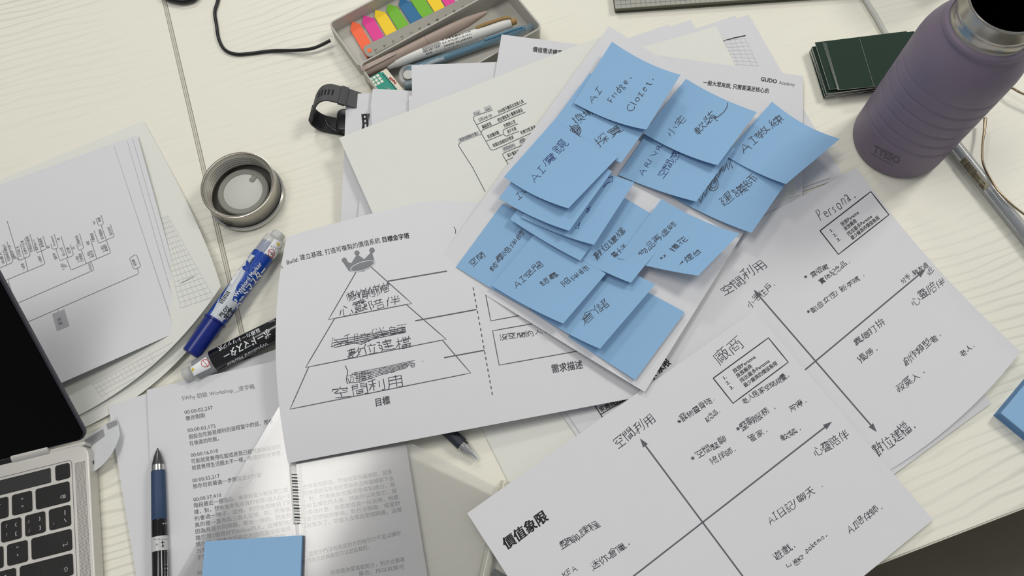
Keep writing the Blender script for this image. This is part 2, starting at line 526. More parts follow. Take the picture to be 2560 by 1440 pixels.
# chair pushed back from the front edge of the desk
ch = U(2330, 1475, -.30)
cr = thing('office_chair', 'dark fabric chair in shade below the front edge of the desk, bottom right', 'chair', Vector((ch.x, ch.y, -.74)))
CHM = mat('chair_fabric', (128, 121, 106), .9, noise=(20, .15), bump=(900, .3))
CH2 = mat('chair_leather_pad', (176, 170, 152), .6, noise=(12, .1))
prism('seat', rrect(ch, se, -sd, -.24, -.24, .2, .12, .08, 6), -.36, -.29, CHM, cr, .02, 3, True)
prism('seat_pad', rrect(ch, se, -sd, -.235, -.22, -.07, .06, .05, 6), -.289, -.275, CH2, cr, .006, 3, True)
prism('backrest', rrect(ch - (-sd) * .27, se, -sd, -.2, -.03, .18, .03, .02, 4), -.33, .0, CHM, cr, .015, 3, True)
lathe('column', Vector((ch.x, ch.y, -.70)), Vector((0, 0, 1)), [(0, .028), (.2, .028), (.2, .02), (.34, .02)], BLACKP, cr, 20)
for k in range(5):
    a = k * 2 * math.pi / 5 + .3
    e = Vector((math.cos(a), math.sin(a), 0))
    tube('foot', [Vector((ch.x, ch.y, -.68)), Vector((ch.x, ch.y, -.69)) + e * .15, Vector((ch.x, ch.y, -.715)) + e * .28], .018, BLACKP, cr, 8, 4)
    lathe('caster', Vector((ch.x, ch.y, -.715)) + e * .28 - Vector((-e.y, e.x, 0)) * .015, Vector((-e.y, e.x, 0)), [(0, 0), (0, .024), (.03, .024), (.03, 0)], BLACKP, cr, 14)

# ================================================================== paper, from the bottom up
def flat(label, A, B, L, W, m=None, z=None, cat='paper', name='paper_sheet', group=None, nu=14, nv=14, wob=0.0003, seed=0):
    """A, B = pixel points on the first edge (px, py, height); z = heights of the four corners"""
    c = rect(U(*A), U(*B), L, W)
    if z:
        for p, zz in zip(c, z): p.z = zz
    # keep the visible corner on its pixel
    c[0] = U(A[0], A[1], c[0].z)
    o, s = sheet(name, [[c[0], None, c[1]], [None, None, None], [c[3], None, c[2]]], m or PAPER, None, nu, nv, wob=wob, seed=seed)
    tag(o, label, cat, group)
    s.c4 = c
    return o, s

# sheets under the top right of the heap
g1, s1 = flat('rightmost blank sheet edge of the fan at the top right', (1872, 37, .001), (2106, 438, .001), .198, .28, z=(.001,) * 4)
g2, s2 = flat('squared sheet with a dark ruled line in the fan at the top right', (1838, 39, .002), (1943, 219, .002), .198, .28, z=(.002,) * 4)
g4, s4 = flat('blank white sheet with its corner poking out between two others at the top', (1727, 50, .003), (1824, 229, .003), .198, .26, z=(.003,) * 4)
g5, s5 = flat('leftmost blank sheet corner of the fan behind the sticky notes', (1671, 61, .004), (1770, 236, .004), .198, .26, z=(.004,) * 4)
g3, s3 = flat('greyish blank sheet on top of the fan at the top right', (1790, 66, .005), (1850, 186, .005), .198, .28, PAPER_W, z=(.005,) * 4)
i = Ink(s2); i.line([(1807, 103), (1835, 95), (1864, 89)], 2.6); i.build('ruled_line', INK, g2)
i = Ink(s2)
gq = [np.array(p, float) for p in ((1812, 102), (1862, 95), (1896, 165), (1828, 160))]
gr = Ink(s2)
for k in range(8):
    v = k / 7; a = gq[0] * (1 - v) + gq[3] * v; b = gq[1] * (1 - v) + gq[2] * v; gr.line([a, b], 1.2)
for k in range(5):
    u = k / 4; gr.line([gq[0] * (1 - u) + gq[1] * u, gq[3] * (1 - u) + gq[2] * u], 1.2)
gr.build('grid_lines', mat('faint_grid', (203, 204, 206), .8), g2)

# lower edge sheets under the quadrant charts
w1, sw1 = flat('plain white sheet showing between the pyramid chart and the lower quadrant chart', (1150, 960, .0012), (1350, 860, .0012), .297, .21, PAPER_W, z=(.0012,) * 4)
w2, sw2 = flat('white printed sheet barely showing under the tip of the pyramid chart', (1373, 968, .0030), (1480, 899, .0030), .297, .21, z=(.003,) * 4)
w3, sw3 = flat('blank sheet edge just left of the barely showing printed sheet', (1360, 972, .0022), (1470, 899, .0022), .29, .20, z=(.0022,) * 4)
i = Ink(sw2); i.line([(1478, 1000), (1506, 1043)], 2.6).line([(1502, 1036), (1562, 1000)], 2.6)
i.text('家廠商的價', (1502, 1031), (1566, 996), up=(-8, -14), bold=.02); i.build('printed_text', INK, w2)
pb, spb = flat('blank sheet corner peeking out under the right edge of the persona chart', (2447, 1021, .001), (2341, 1069, .001), .297, .21, z=(.001,) * 4)

# persona chart
pc = rect(U(2141, 420, .005), U(2318, 641, .005), .21, .297)
pc[1] = U(2552, 878, .015); pc[2].z = .004; pc[3].z = .010
pbm = U(2222, 1177, .0042)
prm = U(2334, 660, .0055)
PERS, sP = sheet('paper_sheet', [[pc[0], prm, pc[1]], [None, None, pbm], [pc[3], None, pc[2]]], PAPER, None, 24, 24)
tag(PERS, 'quadrant chart sheet headed Persona by hand, right of the sticky notes', 'paper')

def arrow(i, a, b, w=4.2, head=13, start=False):
    a = np.array(a, float); b = np.array(b, float); d = (b - a) / np.hypot(*(b - a)); n = np.array([-d[1], d[0]])
    i.line([a + (d * head if start else 0), b - d * head], w)
    i.fan([b, b - d * head * 1.9 + n * head * .62, b - d * head * 1.9 - n * head * .62])
    if start: i.fan([a, a + d * head * 1.9 + n * head * .62, a + d * head * 1.9 - n * head * .62])
i = Ink(sP)
arrow(i, (1884, 724), (2192, 1080), 3.6, 12, True)
arrow(i, (2005, 931), (2314, 673), 3.6, 12)
i.build('axis_lines', INKM, PERS)
i = Ink(sP)
i.line([(2050, 577), (2177, 479), (2222, 537), (2096, 636)], 2.6, closed=True)
up = (-7.4, -9.6)
i.text('放放Persona', (2105, 566), (2148, 533), up=up, bold=.015).text('放放廠商', (2113, 577), (2143, 554), up=up, bold=.015)
i.text('找出最多Persona', (2121, 590), (2181, 543), up=up, bold=.015).text('最少廠商的價值象限', (2130, 600), (2200, 546), up=up, bold=.015)
for n_, t in enumerate('123'): i.text(t + '.', (2077 + 9 * n_, 582 + 11.5 * n_), (2085 + 9 * n_, 576 + 11.5 * n_), up=up, bold=.015)
i.text('象限', (1646, 935), (1678, 908), up=(-19, -22), bold=.035)
i.text('求', (1628, 952), (1644, 939), up=(-19, -22), bold=.035)
i.build('printed_text', INK, PERS)
i = Ink(sP)
uv = (-17, -22)
i.hand('Persona.', (2052, 556), (2142, 494), up=(-22, -38), w=2.2, seed=3)
i.hand('空間利用', (1808, 742), (1918, 664), up=(-20, -26), w=2.4, seed=4)
i.hand('小宅住戶.', (1874, 772), (1940, 712), up=(-14, -17), w=2.0, seed=5)
i.hand('需收藏', (2030, 695), (2072, 668), up=(-10, -14), w=1.9, seed=6)
i.hand('實体紀念品.', (2052, 711), (2126, 657), up=(-10, -14), w=1.9, seed=7)
i.hand('都会女性/新手媽、', (2030, 784), (2166, 686), up=(-10, -14), w=1.9, seed=8)
i.hand('分手.親友過', (2255, 710), (2322, 664), up=(-10, -13), w=1.9, seed=9)
i.hand('近', (2322, 690), (2336, 676), up=(-9, -12), w=1.9, seed=9)
i.hand('心靈陪伴', (2282, 766), (2364, 706), up=(-14, -22), w=2.2, seed=10)
i.hand('異鄉打拚', (2138, 866), (2214, 808), up=(-13, -17), w=2.2, seed=11)
i.hand('獨居.', (2150, 908), (2196, 874), up=(-13, -17), w=2.1, seed=12)
i.hand('創作類型者.', (2264, 916), (2354, 838), up=(-13, -18), w=2.2, seed=13)
i.hand('老人.', (2403, 892), (2438, 866), up=(-12, -16), w=2.0, seed=14)
i.hand('寂寞人', (2245, 982), (2302, 940), up=(-14, -20), w=2.1, seed=15)
i.line([(2309, 930), (2311, 932)], 2.4)
i.hand('數位建檔.', (2192, 1142), (2292, 1068), up=(-22, -30), w=2.5, seed=16)
for (x, y) in ((2014, 692), (2021, 779)):
    for a in (0, 1.05, 2.1): i.line([(x - 4 * math.cos(a), y - 4 * math.sin(a)), (x + 4 * math.cos(a), y + 4 * math.sin(a))], 1.7)
i.build('handwriting', PEN, PERS)

# sheets that lie over the pencil case, left end of the heap
p5, sp5 = flat('sheet with one big bold printed character, sticking out beside the watch', (866, 235, .020), (932, 231, .021), .297, .21, z=(.020, .010, .006, .006))
i = Ink(sp5); i.text('服', (904, 322), (948, 318), up=(-5, -44), bold=.04); i.build('printed_text', INK, p5)
p3, sp3 = flat('blank sheet lying over the eraser end of the pencil case', (932, 222, .0235), (1036, 225, .0235), .297, .20, z=(.0235, .012, .009, .009))
p3b, _ = flat('blank sheet right of the big bold character, lying on another blank sheet', (928, 260, .0255), (1020, 253, .0255), .29, .17, z=(.0255, .0135, .0105, .0105))
p3c, _ = flat('narrow corner of a blank sheet beside the tall blank sheet', (1022, 240, .0275), (1060, 238, .0275), .28, .17, z=(.0275, .014, .012, .012))
p2, sp2 = flat('blank sheet lying over the open pencil case, left of the printed heading', (1029, 163, .0295), (1235, 150, .0295), .205, .25, z=(.0295, .022, .009, .012))
p1c = rect(U(1254, 86, .0275), U(2008, 190, .009), .297, .21)
p1c[0] = U(1254, 86, .031); p1c[1] = U(2008, 190, .006); p1c[2].z = .0025; p1c[3].z = .014
P1, sp1 = sheet('paper_sheet', [[p1c[0], U(1636, 137, .021), p1c[1]], [None] * 3, [p1c[3], None, p1c[2]]], PAPER, None, 20, 20)
tag(P1, 'printed sheet with a bold company heading at its top right corner', 'paper')
i = Ink(sp1)
i.text('價值需求權重分', (1331, 128), (1418, 140), up=(2, -14), bold=.018)
i.text('三、', (1322, 172), (1340, 174), up=(2, -14), bold=.02)
i.text('一般大眾來說, 只需要滿足核心的', (1757, 211), (1922, 233), up=(2, -13.5), bold=.02)
i.text('GUDO', (1901, 202), (1942, 209), up=(2, -14), bold=.035)
i.build('printed_text', INK, P1)
i = Ink(sp1); i.text('Academy', (1947, 210), (1986, 216), up=(2, -12), bold=0); i.build('grey_heading', INKM, P1)

# mind map sheet
kc = rect(U(848, 345, .024), U(1505, 90, .016), .283, .21)
kc[0] = U(848, 345, .024); kc[1] = U(1505, 90, .033); kc[2].z = .010; kc[3].z = .014
K, sK = sheet('paper_sheet', [[kc[0], U(1172, 219, .0315), kc[1]], [None, None, None], [kc[3], None, kc[2]]], PAPER_W, None, 24, 24, wob=.0005, seed=2)
tag(K, 'mind map sheet with grey label boxes, left of the sticky notes', 'paper')
def Kp(x, y): return (820 + x / 4.2345, 180 + y / 4.2345)
i = Ink(sK)
def box4(i, s, pts): i.quad([Kp(*p) for p in pts], 4, 2)
for q in (((1533, 430), (1603, 400), (1625, 440), (1548, 473)), ((1648, 376), (1718, 350), (1743, 400), (1665, 428)),
          ((1375, 712), (1590, 625), (1607, 668), (1390, 755)), ((1842, 803), (1975, 752), (1993, 790), (1858, 845)), ((2020, 735), (2088, 700), (2100, 732), (2035, 776))):
    box4(i, None, q)
i.build('label_boxes', BOX, K)
i = Ink(sK)
for l in ([(1665, 1270), (1530, 1010), (1383, 782), (1385, 765), (1400, 752)], [(1743, 402), (1548, 470), (1538, 485), (1545, 510), (1720, 820), (1740, 828), (1770, 820), (2165, 640)],
          [(2098, 332), (1578, 556)], [(2090, 424), (1640, 612), (1622, 640)], [(2010, 548), (1870, 605), (1852, 620), (1855, 640), (1865, 668), (1885, 680), (2022, 628)],
          [(1855, 660), (1678, 732)], [(1607, 668), (1622, 662)], [(2095, 760), (1860, 858), (1848, 872), (1855, 890), (1912, 985)], [(1972, 900), (1885, 938)]):
    i.line([Kp(*p) for p in l], 1.7)
i.build('branch_lines', INKM, K)
i = Ink(sK)
uk = (-4.5, -9.5)
for t, a, b in (('內容', (1553, 462), (1606, 440)), ('細節', (1668, 415), (1722, 392)), ('資源(組織有什麼)', (1402, 738), (1588, 664)), ('公司LINE OA', (1598, 528), (1742, 470)),
                ('2000個牙醫師及從業人員', (1805, 440), (2076, 322)), ('藥廠資源', (1638, 602), (1735, 560)), ('便宜價格買人醫藥保健品', (1802, 530), (2066, 412)),
                ('免費辦公室', (1868, 590), (1990, 536)), ('居家醫師壓', (1695, 705), (1818, 652)), ('客戶名單', (1905, 652), (2000, 610)), ('桃園加速器政府資源', (1752, 798), (1970, 702)),
                ('免費空間,資金', (2045, 664), (2205, 592)), ('內容(KSA)', (1865, 832), (1975, 784)), ('細節', (2038, 752), (2092, 728)), ('寫計畫能力', (1905, 902), (2030, 850))):
    i.text(t, Kp(*a), Kp(*b), up=uk, bold=.012)
i.build('printed_text', INK, K)

# pyramid chart
yb0 = U(720, 1158, .0200); yb1 = yb0 + (U(1570, 998, .009) - yb0).normalized() * .297; yb1.z = .009
yn = Vector((-(yb1 - yb0).y, (yb1 - yb0).x, 0)).normalized()
Y, sY = sheet('paper_sheet', [[U(717, 592, .016), U(1105, 494, .021), yb1 + yn * .21 + Vector((0, 0, .004))],
                              [U(689, 852, .031), None, None], [yb0, U(1150, 1077, .0165), yb1]], PAPER, None, 28, 28)
tag(Y, 'pyramid chart sheet with a grey crown, bulging up over the black marker', 'paper')
def Yp(x, y): return (680 + x / 2.3232, 540 + y / 2.3232)
i = Ink(sY)
def seg(*p, w=2.2): i.line([Yp(*q) for q in p], w)
seg((487, 328), (328, 602), (812, 508), (575, 296)); seg((363, 597), (195, 880), (1012, 716), (782, 516)); seg((213, 877), (105, 1122), (1154, 912), (990, 722))
seg((672, 379), (1016, 320), w=3); seg((832, 609), (1188, 543), w=3); seg((1000, 823), (1233, 780), w=3)
a = np.array(Yp(1168, 415)); b = np.array(Yp(1283, 1055))
for k in range(19):
    u = k / 19; i.line([a + (b - a) * u, a + (b - a) * (u + .028)], 2.6)
def Z3(x, y): return (1120 + x / 2.667, 440 + y / 2.667)
i.line([Z3(252, 795), Z3(285, 966), Z3(480, 930)], 2.2); i.line([Z3(760, 980), Z3(565, 985), Z3(297, 1032), Z3(341, 1261), Z3(862, 1168)], 2.2)
i.build('chart_lines', INKM, Y)
i = Ink(sY)
i.text('Build:', Yp(86, 283), Yp(157, 262), up=(-3, -14), bold=.004)
i.text('建立基礎, 打造可複製的價值系統', Yp(165, 256), Yp(632, 153), up=(-4, -15), bold=.006)
i.text('目標金字塔', Yp(640, 152), Yp(800, 126), up=(-3, -15), bold=.03)
i.text('{', Yp(52, 298), Yp(64, 295), up=(-3, -18), bold=0); i.text('}', Yp(1060, 95), Yp(1072, 92), up=(-3, -18), bold=0)
i.build('printed_heading', INK, Y)
i = Ink(sY)
i.text('目標', Yp(598, 1104), Yp(688, 1086), up=(-3, -22), bold=.03); i.text('需求描述', Z3(693, 1310), Z3(902, 1278), up=(-4, -23), bold=.03)
i.build('captions', MATS.get('crown_grey') or mat('caption_grey', (96, 98, 104), .7), Y)
i = Ink(sY, .00015, False)
# crown
for x, y, r in ((420, 257, 15), (494, 215, 15), (581, 200, 16)):
    i.fan([np.array(Yp(x, y)) + np.array([math.cos(t), math.sin(t)]) * r / 2.32 for t in np.linspace(0, 6.28, 18)[:-1]])
i.quad([Yp(408, 262), Yp(430, 250), Yp(470, 308), Yp(448, 322)], 3, 3)
cr_ = [(418, 262), (440, 268), (462, 272), (480, 262), (488, 240), (496, 218), (506, 235), (520, 248), (540, 250), (560, 235), (578, 205), (588, 215), (597, 268), (590, 285), (560, 308), (520, 322), (480, 328), (455, 322)]
i.quad([Yp(420, 262), Yp(462, 275), Yp(480, 326), Yp(452, 320)], 4, 4); i.quad([Yp(462, 272), Yp(494, 222), Yp(540, 320), Yp(478, 327)], 4, 4)
i.quad([Yp(494, 222), Yp(540, 254), Yp(562, 306), Yp(520, 320)], 4, 4); i.quad([Yp(530, 258), Yp(580, 205), Yp(597, 268), Yp(555, 310)], 4, 4)
i.build('crown', mat('crown_grey', (128, 130, 134), .7), Y)
i = Ink(sY, .0003)
el = [np.array(Yp(526, 292)) + np.array([math.cos(t) * 30 - math.sin(t) * -2, -math.cos(t) * 9 + math.sin(t) * 10]) for t in np.linspace(0, 6.28, 28)[:-1]]
i.line(el, 2.4, closed=True); i.build('crown_rim', mat('crown_light', (196, 198, 201), .7), Y)
i = Ink(sY)
i.hand('心靈陪伴', Yp(385, 585), Yp(745, 505), up=(-6, -30), w=2.4, seed=21)
i.hand('數位建檔', Yp(430, 828), Yp(812, 750), up=(-6, -30), w=2.4, seed=22)
i.hand('空間利用', Yp(355, 1060), Yp(770, 985), up=(-7, -34), w=2.6, seed=23)
i.hand('感情師陪', Yp(440, 495), Yp(690, 440), up=(-6, -26), w=2.0, seed=24, wild=1.6)
i.hand('AI陪伴師', Yp(338, 765), Yp(790, 670), up=(-6, -28), w=1.7, seed=25)
i.hand('遊戲 Game', Yp(430, 975), Yp(850, 870), up=(-6, -28), w=1.7, seed=26)
i.line([Yp(*p) for p in ((425, 868), (440, 900), (432, 950), (438, 975))], 2)
for k in range(4):
    i.line([Yp(360, 722 + 14 * k), Yp(560, 690 + 10 * k), Yp(775, 648 + 9 * k)], 1.9)
i.line([Yp(*p) for p in ((345, 760), (420, 728), (520, 745), (640, 690), (780, 672))], 1.9)
for k in range(6):
    i.line([Yp(475 + 6 * k, 912 + 11 * k), Yp(640, 880 + 8 * k), Yp(830 - 10 * k, 838 + 9 * k)], 1.3)
zz = [(440 + k * 13, (495 if k % 2 else 445) - k * 3.6) for k in range(19)]
i.line([Yp(*p) for p in zz], 1.8, step=8)
i.line([Yp(875, 843), Yp(877, 845)], 2.4)
i.hand('沒空間的人.', Z3(342, 1098), Z3(660, 1045), up=(-4, -17), w=2.1, seed=27)
i.build('handwriting', PEN, Y)

# lower quadrant chart
qc = rect(U(1170, 1285, .005), U(1886, 777, .012), .297, .21)
qc[0].z = .0125; qc[1] = U(1886, 777, .010); qc[2].z = .006; qc[3].z = .0105
Q, sQ = sheet('paper_sheet', [[qc[0], U(1540, 1020, .0130), qc[1]], [None] * 3, [qc[3], None, qc[2]]], PAPER, None, 24, 24)
tag(Q, 'quadrant chart sheet with a bold title, lying across the bottom of the picture', 'paper')
i = Ink(sQ)
arrow(i, (1600, 1096), (1905, 1505), 3.8, 12, True)
arrow(i, (1480, 1521), (2080, 1054), 3.8, 12)
i.build('axis_lines', INKM, Q)
def R7(x, y): return (1640 + x / 2.1815, 780 + y / 2.1815)
def R6(x, y): return (1160 + x / 3, 960 + y / 3)
i = Ink(sQ)
i.line([R7(312, 361), R7(613, 141), R7(721, 274), R7(420, 498)], 2.6, closed=True)
up = (-7.4, -10.4)
i.text('放放Persona', R7(426, 334), R7(545, 250), up=up, bold=.015).text('放放廠商', R7(444, 360), R7(527, 300), up=up, bold=.015)
i.text('找出最多Persona', R7(464, 386), R7(622, 272), up=up, bold=.015).text('最少廠商的價值象限', R7(485, 412), R7(665, 284), up=up, bold=.015)
for n_, t in enumerate('123'): i.text(t + '.', R7(370 + 19 * n_, 372 + 27 * n_), R7(388 + 19 * n_, 359 + 27 * n_), up=up, bold=.015)
i.text('價值象限', R6(318, 1242), R6(635, 1010), up=(-17, -29), bold=.04)
i.build('printed_text', INK, Q)
i = Ink(sQ)
i.hand('空間利用', R6(1150, 490), R6(1440, 270), up=(-20, -28), w=2.5, seed=31)
i.hand('整聊課程', R6(730, 1245), R6(1025, 1060), up=(-14, -22), w=2.3, seed=32)
i.hand('迷你倉庫.', R6(965, 1400), R6(1250, 1200), up=(-14, -22), w=2.3, seed=33)
i.hand('KEA', R6(745, 1450), R6(860, 1395), up=(-10, -17), w=2.2, seed=34)
i.hand('廠商', R7(345, 295), R7(490, 185), up=(-26, -36), w=2.4, seed=35)
i.hand('老人居家空間規畫.', R7(480, 505), R7(730, 350), up=(-10, -15), w=1.9, seed=36)
i.hand('寵物靈骨塔.', R7(145, 600), R7(325, 480), up=(-12, -17), w=1.9, seed=37)
i.hand('記念品.', R7(275, 600), R7(352, 545), up=(-10, -14), w=1.9, seed=38)
i.hand('整聊服務、', R7(465, 648), R7(665, 520), up=(-13, -19), w=2.1, seed=39)
i.hand('芳療.', R7(735, 550), R7(825, 490), up=(-12, -17), w=2.0, seed=40)
i.hand('管家.', R7(515, 710), R7(612, 650), up=(-12, -17), w=2.0, seed=41)
i.hand('軟裝.', R7(690, 705), R7(795, 640), up=(-12, -17), w=2.0, seed=42)
i.hand('空間整聊', R7(225, 798), R7(390, 705), up=(-13, -18), w=2.0, seed=43)
i.hand('陪伴師.', R7(310, 835), R7(440, 755), up=(-12, -17), w=2.0, seed=44)
i.hand('心靈陪伴', R7(870, 795), R7(1055, 680), up=(-16, -26), w=2.3, seed=45)
i.hand('AI日記/聊天', R7(622, 1162), R7(870, 985), up=(-13, -22), w=2.2, seed=46)
i.hand('AI陪伴師.', R7(1055, 1210), R7(1240, 1070), up=(-13, -20), w=2.2, seed=47)
i.hand('遊戲.', R7(650, 1355), R7(765, 1280), up=(-15, -23), w=2.2, seed=48)
i.hand('戀', R7(755, 1385), R7(790, 1360), up=(-10, -15), w=1.9, seed=49)
i.line([R7(*p) for p in ((795, 1330), (780, 1335), (783, 1350), (802, 1345), (797, 1325), (788, 1330))], 1.8)
i.hand('.pokemo.', R7(812, 1325), R7(935, 1222), up=(-12, -15), w=2.0, seed=50)
i.line([R7(710, 1375), R7(716, 1392), R7(740, 1380), R7(732, 1372)], 1.8)
for (x, y) in ((127, 597), (447, 637), (200, 797)):
    c_ = R7(x, y)
    for a in (0, 1.05, 2.1): i.line([(c_[0] - 5 * math.cos(a), c_[1] - 5 * math.sin(a)), (c_[0] + 5 * math.cos(a), c_[1] + 5 * math.sin(a))], 1.7)
for (x, y) in ((905, 950), (930, 1218)): i.line([R7(x, y), R7(x + 3, y + 2)], 2.4)
i.build('handwriting', PEN, Q)

# sheet that carries the sticky notes
nb = U(1090, 660, .024); na = U(1522, 65, .0375); ncn = U(1612, 980, .0165)
nd_ = na + (ncn - nb); nd_.z = .0125
N, sN = sheet('paper_sheet', [[na, U(1745, 200, .027), nd_], [U(1306, 362, .0335), None, None], [nb, U(1352, 822, .0215), ncn]], PAPER, None, 24, 24)
tag(N, 'white sheet under all the stuck blue notes', 'paper')
i = Ink(sN); i.line([(1852, 580), (1868, 583)], 2.2); i.build('printed_line', INK, N)

# ================================================================== sticky notes
def zN(x, y):
    h = sN.bvh.ray_cast(CAM, ray(x, y))
    return h[0].z if h[0] is not None else .014
def note(label, B, C, D, A, lift, lc, ld, bc=None, bd=None, bm=STICKY):
    """A-B = gummed edge, C and D free corners; lift = height above the sheet"""
    zb = lambda p: zN(*p) + lift
    cB, cA = U(*B, zb(B)), U(*A, zb(A))
    cC, cD = U(*C, zb(C) + lc), U(*D, zb(D) + ld)
    def sag(P0, P1, off, z):
        m_ = ((P0[0] + P1[0]) / 2 + off[0], (P0[1] + P1[1]) / 2 + off[1]); return U(*m_, z)
    t = sag(B, C, bc or (0, 0), cB.z + lc * .22 + (cC.z - lc - cB.z) * .5)
    b = sag(A, D, bd or (0, 0), cA.z + ld * .22 + (cD.z - ld - cA.z) * .5)
    mid = (t + b) * .5
    o, s = sheet('sticky_note', [[cB, t, cC], [None, mid, None], [cA, b, cD]], bm, None, 14, 14, th=.00015)
    tag(o, label, 'sticky note', 'blue sticky notes on the white sheet')
    return o, s
def write(o, s, lines, m=PEN, w=2.0, extra=()):
    i = Ink(s)
    for k, (t, a, b, up) in enumerate(lines): i.hand(t, a, b, up=up, w=w, seed=60 + k + len(t) * 3)
    for l in extra: i.line(l, 1.8, step=8)
    i.build('handwriting', m, o)
def Z(x, y): return (1120 + x / 2.667, 440 + y / 2.667)
def Y1(x, y): return (1120 + x / 3.428, 80 + y / 3.428)
def Y2(x, y): return (1540 + x / 3.131, 160 + y / 3.131)
note('bare blue note at the bottom of the heap of notes, nothing written on it', (1545, 690), (1712, 780), (1588, 950), (1420, 842), .0006, .004, .003)
o, s = note('blue note stuck second lowest, just above the bare one, two written characters', (1465, 615), (1638, 711), (1500, 872), (1326, 776), .0012, .010, .011, (0, 2), (0, 6))
write(o, s, [('倉儲', Z(905, 1000), Z(1075, 850), (-17, -22))])
o, s = note('leftmost blue note, writing along its left corner', (1256, 509), (1432, 600), (1322, 772), (1140, 667), .0012, .002, .003, (0, 0), (0, 3))
write(o, s, [('空間', Z(160, 610), Z(250, 530), (-14, -14)), ('諮尋陪伴師', Z(290, 640), Z(515, 380), (-13, -12))], w=1.9)
o, s = note('blue note lying over the leftmost one, three written lines', (1345, 575), (1515, 684), (1408, 809), (1229, 714), .0050, .004, .0075, (0, 0), (0, 5))
write(o, s, [('AI空間', Z(455, 750), Z(640, 590), (-14, -14)), ('諮尋', Z(625, 735), Z(745, 660), (-12, -13)), ('陪伴師', Z(770, 745), Z(950, 620), (-14, -13))], w=1.9)
o, s = note('blue note half hidden below the folded up notes, two columns of writing', (1500, 455), (1690, 568), (1577, 707), (1388, 612), .0062, .002, .007, (0, 3), (0, 6))
write(o, s, [('數位建檔', Z(985, 560), Z(1190, 370), (-13, -14)), ('看十不', Z(1105, 550), Z(1200, 470), (-12, -12))], w=1.9)
i = Ink(s)
for k in range(5):
    i.line([np.array(Z(903, 468)) + np.array([math.cos(t + k), math.sin(t + k)]) * (4 + k * 1.7) for t in np.linspace(0, 6.2, 14)], 1.6, step=8)
i.build('scribble', PEN, o)
o, s = note('blue note thin strip showing above the left middle notes', (1385, 410), (1555, 505), (1451, 652), (1275, 548), .0075, .004, .003, (0, 2), (0, 4))
o, s = note('blue note with only its lower right corner showing, second of the fanned three', (1420, 395), (1586, 456), (1485, 612), (1303, 543), .0090, .007, .009, (0, 2), (0, 6))
i = Ink(s)
i.line([Z(*p) for p in ((1068, 10), (1100, 5), (1095, 35), (1060, 50), (1035, 75))], 1.8); i.line([Z(*p) for p in ((925, 215), (945, 225), (930, 245), (920, 240), (950, 205))], 1.8)
i.line([Z(*p) for p in ((850, 345), (870, 350), (880, 310), (865, 335))], 1.8); i.build('handwriting', PENB, o)
i = Ink(s)
o, s = note('blue note peeking out under the magic mirror note', (1372, 330), (1530, 428), (1423, 577), (1247, 496), .0105, .008, .009, (0, 2), (0, 7))
write(o, s, [('IW', Z(470, 158), Z(545, 100), (-12, -16))])
o, s = note('blue note on the left with its upper edge hidden, second row, scribbled circle on it', (1474, 182), (1650, 272), (1553, 407), (1378, 312), .0110, .006, .0085, (0, 2), (0, 5))
write(o, s, [('換場', Y1(1100, 800), Y1(1270, 680), (-20, -20)), ('探買', Y1(1290, 985), Y1(1500, 840), (-20, -22))], w=2.0,
      extra=[[np.array(Y1(1095, 845)) + np.array([math.cos(t), math.sin(t)]) * r for t in np.linspace(0, 6.3, 16)] for r in (5, 9, 13)] + [[Y1(1040, 800), Y1(1140, 905)], [Y1(1130, 820), Y1(1060, 880)]])
o, s = note('blue note at the left edge with blue writing about a magic mirror', (1384, 302), (1545, 392), (1421, 521), (1260, 442), .0130, .007, .011, (0, 3), (-6, 6))
write(o, s, [('AI', Y1(745, 1290), Y1(850, 1180), (-20, -14)), ('魔', Y1(840, 1150), Y1(930, 1070), (-17, -15)), ('鏡', Y1(940, 1060), Y1(1040, 960), (-22, -17))], PENB, 2.1)
o, s = note('uppermost blue note with English writing, its right edge curling up', (1530, 104), (1701, 187), (1616, 324), (1434, 257), .0135, .011, .012, (-3, 8), (0, 9))
write(o, s, [('AI', Y1(1235, 615), Y1(1330, 500), (-15, -13)), ('Fridge.', Y1(1400, 610), Y1(1580, 390), (-24, -14)), ('Clozet.', Y1(1570, 690), Y1(1770, 400), (-24, -14))], w=2.1)
# right column
o, s = note('blue note below the coach note, writing struck out at its left', (1790, 345), (1962, 462), (1879, 582), (1681, 492), .0020, .007, .006, (0, 3), (0, 6))
write(o, s, [('建議師', Y2(840, 1125), Y2(1120, 900), (-22, -20))], w=2.2,
      extra=[[Y2(650 + k * 17, 1085 - k * 25 + (30 if k % 2 else -30)) for k in range(12)], [Y2(800 + k * 16, 830 - k * 6 + (30 if k % 2 else -30)) for k in range(8)]] +
            [[np.array(Y2(760, 940)) + np.array([math.cos(t), math.sin(t) * 1.3]) * r for t in np.linspace(0, 6.3, 16)] for r in (8, 13)])
o, s = note('rightmost blue note, lifted off the paper at its right corner', (1930, 254), (2100, 347), (1965, 460), (1812, 388), .0040, .012, .013, (-4, 10), (0, 6))
write(o, s, [('AI教練', Y2(1000, 700), Y2(1320, 430), (-20, -18))], w=2.1)
o, s = note('blue note under the small home note, English letters and three characters', (1640, 300), (1838, 370), (1741, 504), (1546, 437), .0030, .008, .009, (0, 2), (0, 5))
write(o, s, [('AR/VR', Y2(210, 880), Y2(375, 640), (-18, -10)), ('空間感', Y2(360, 905), Y2(510, 700), (-20, -12))], PENB, 2.0)
o, s = note('blue note in the middle of the right column with a long curved arrow', (1715, 197), (1892, 280), (1794, 413), (1608, 333), .0062, .010, .012, (-3, 5), (0, 8))
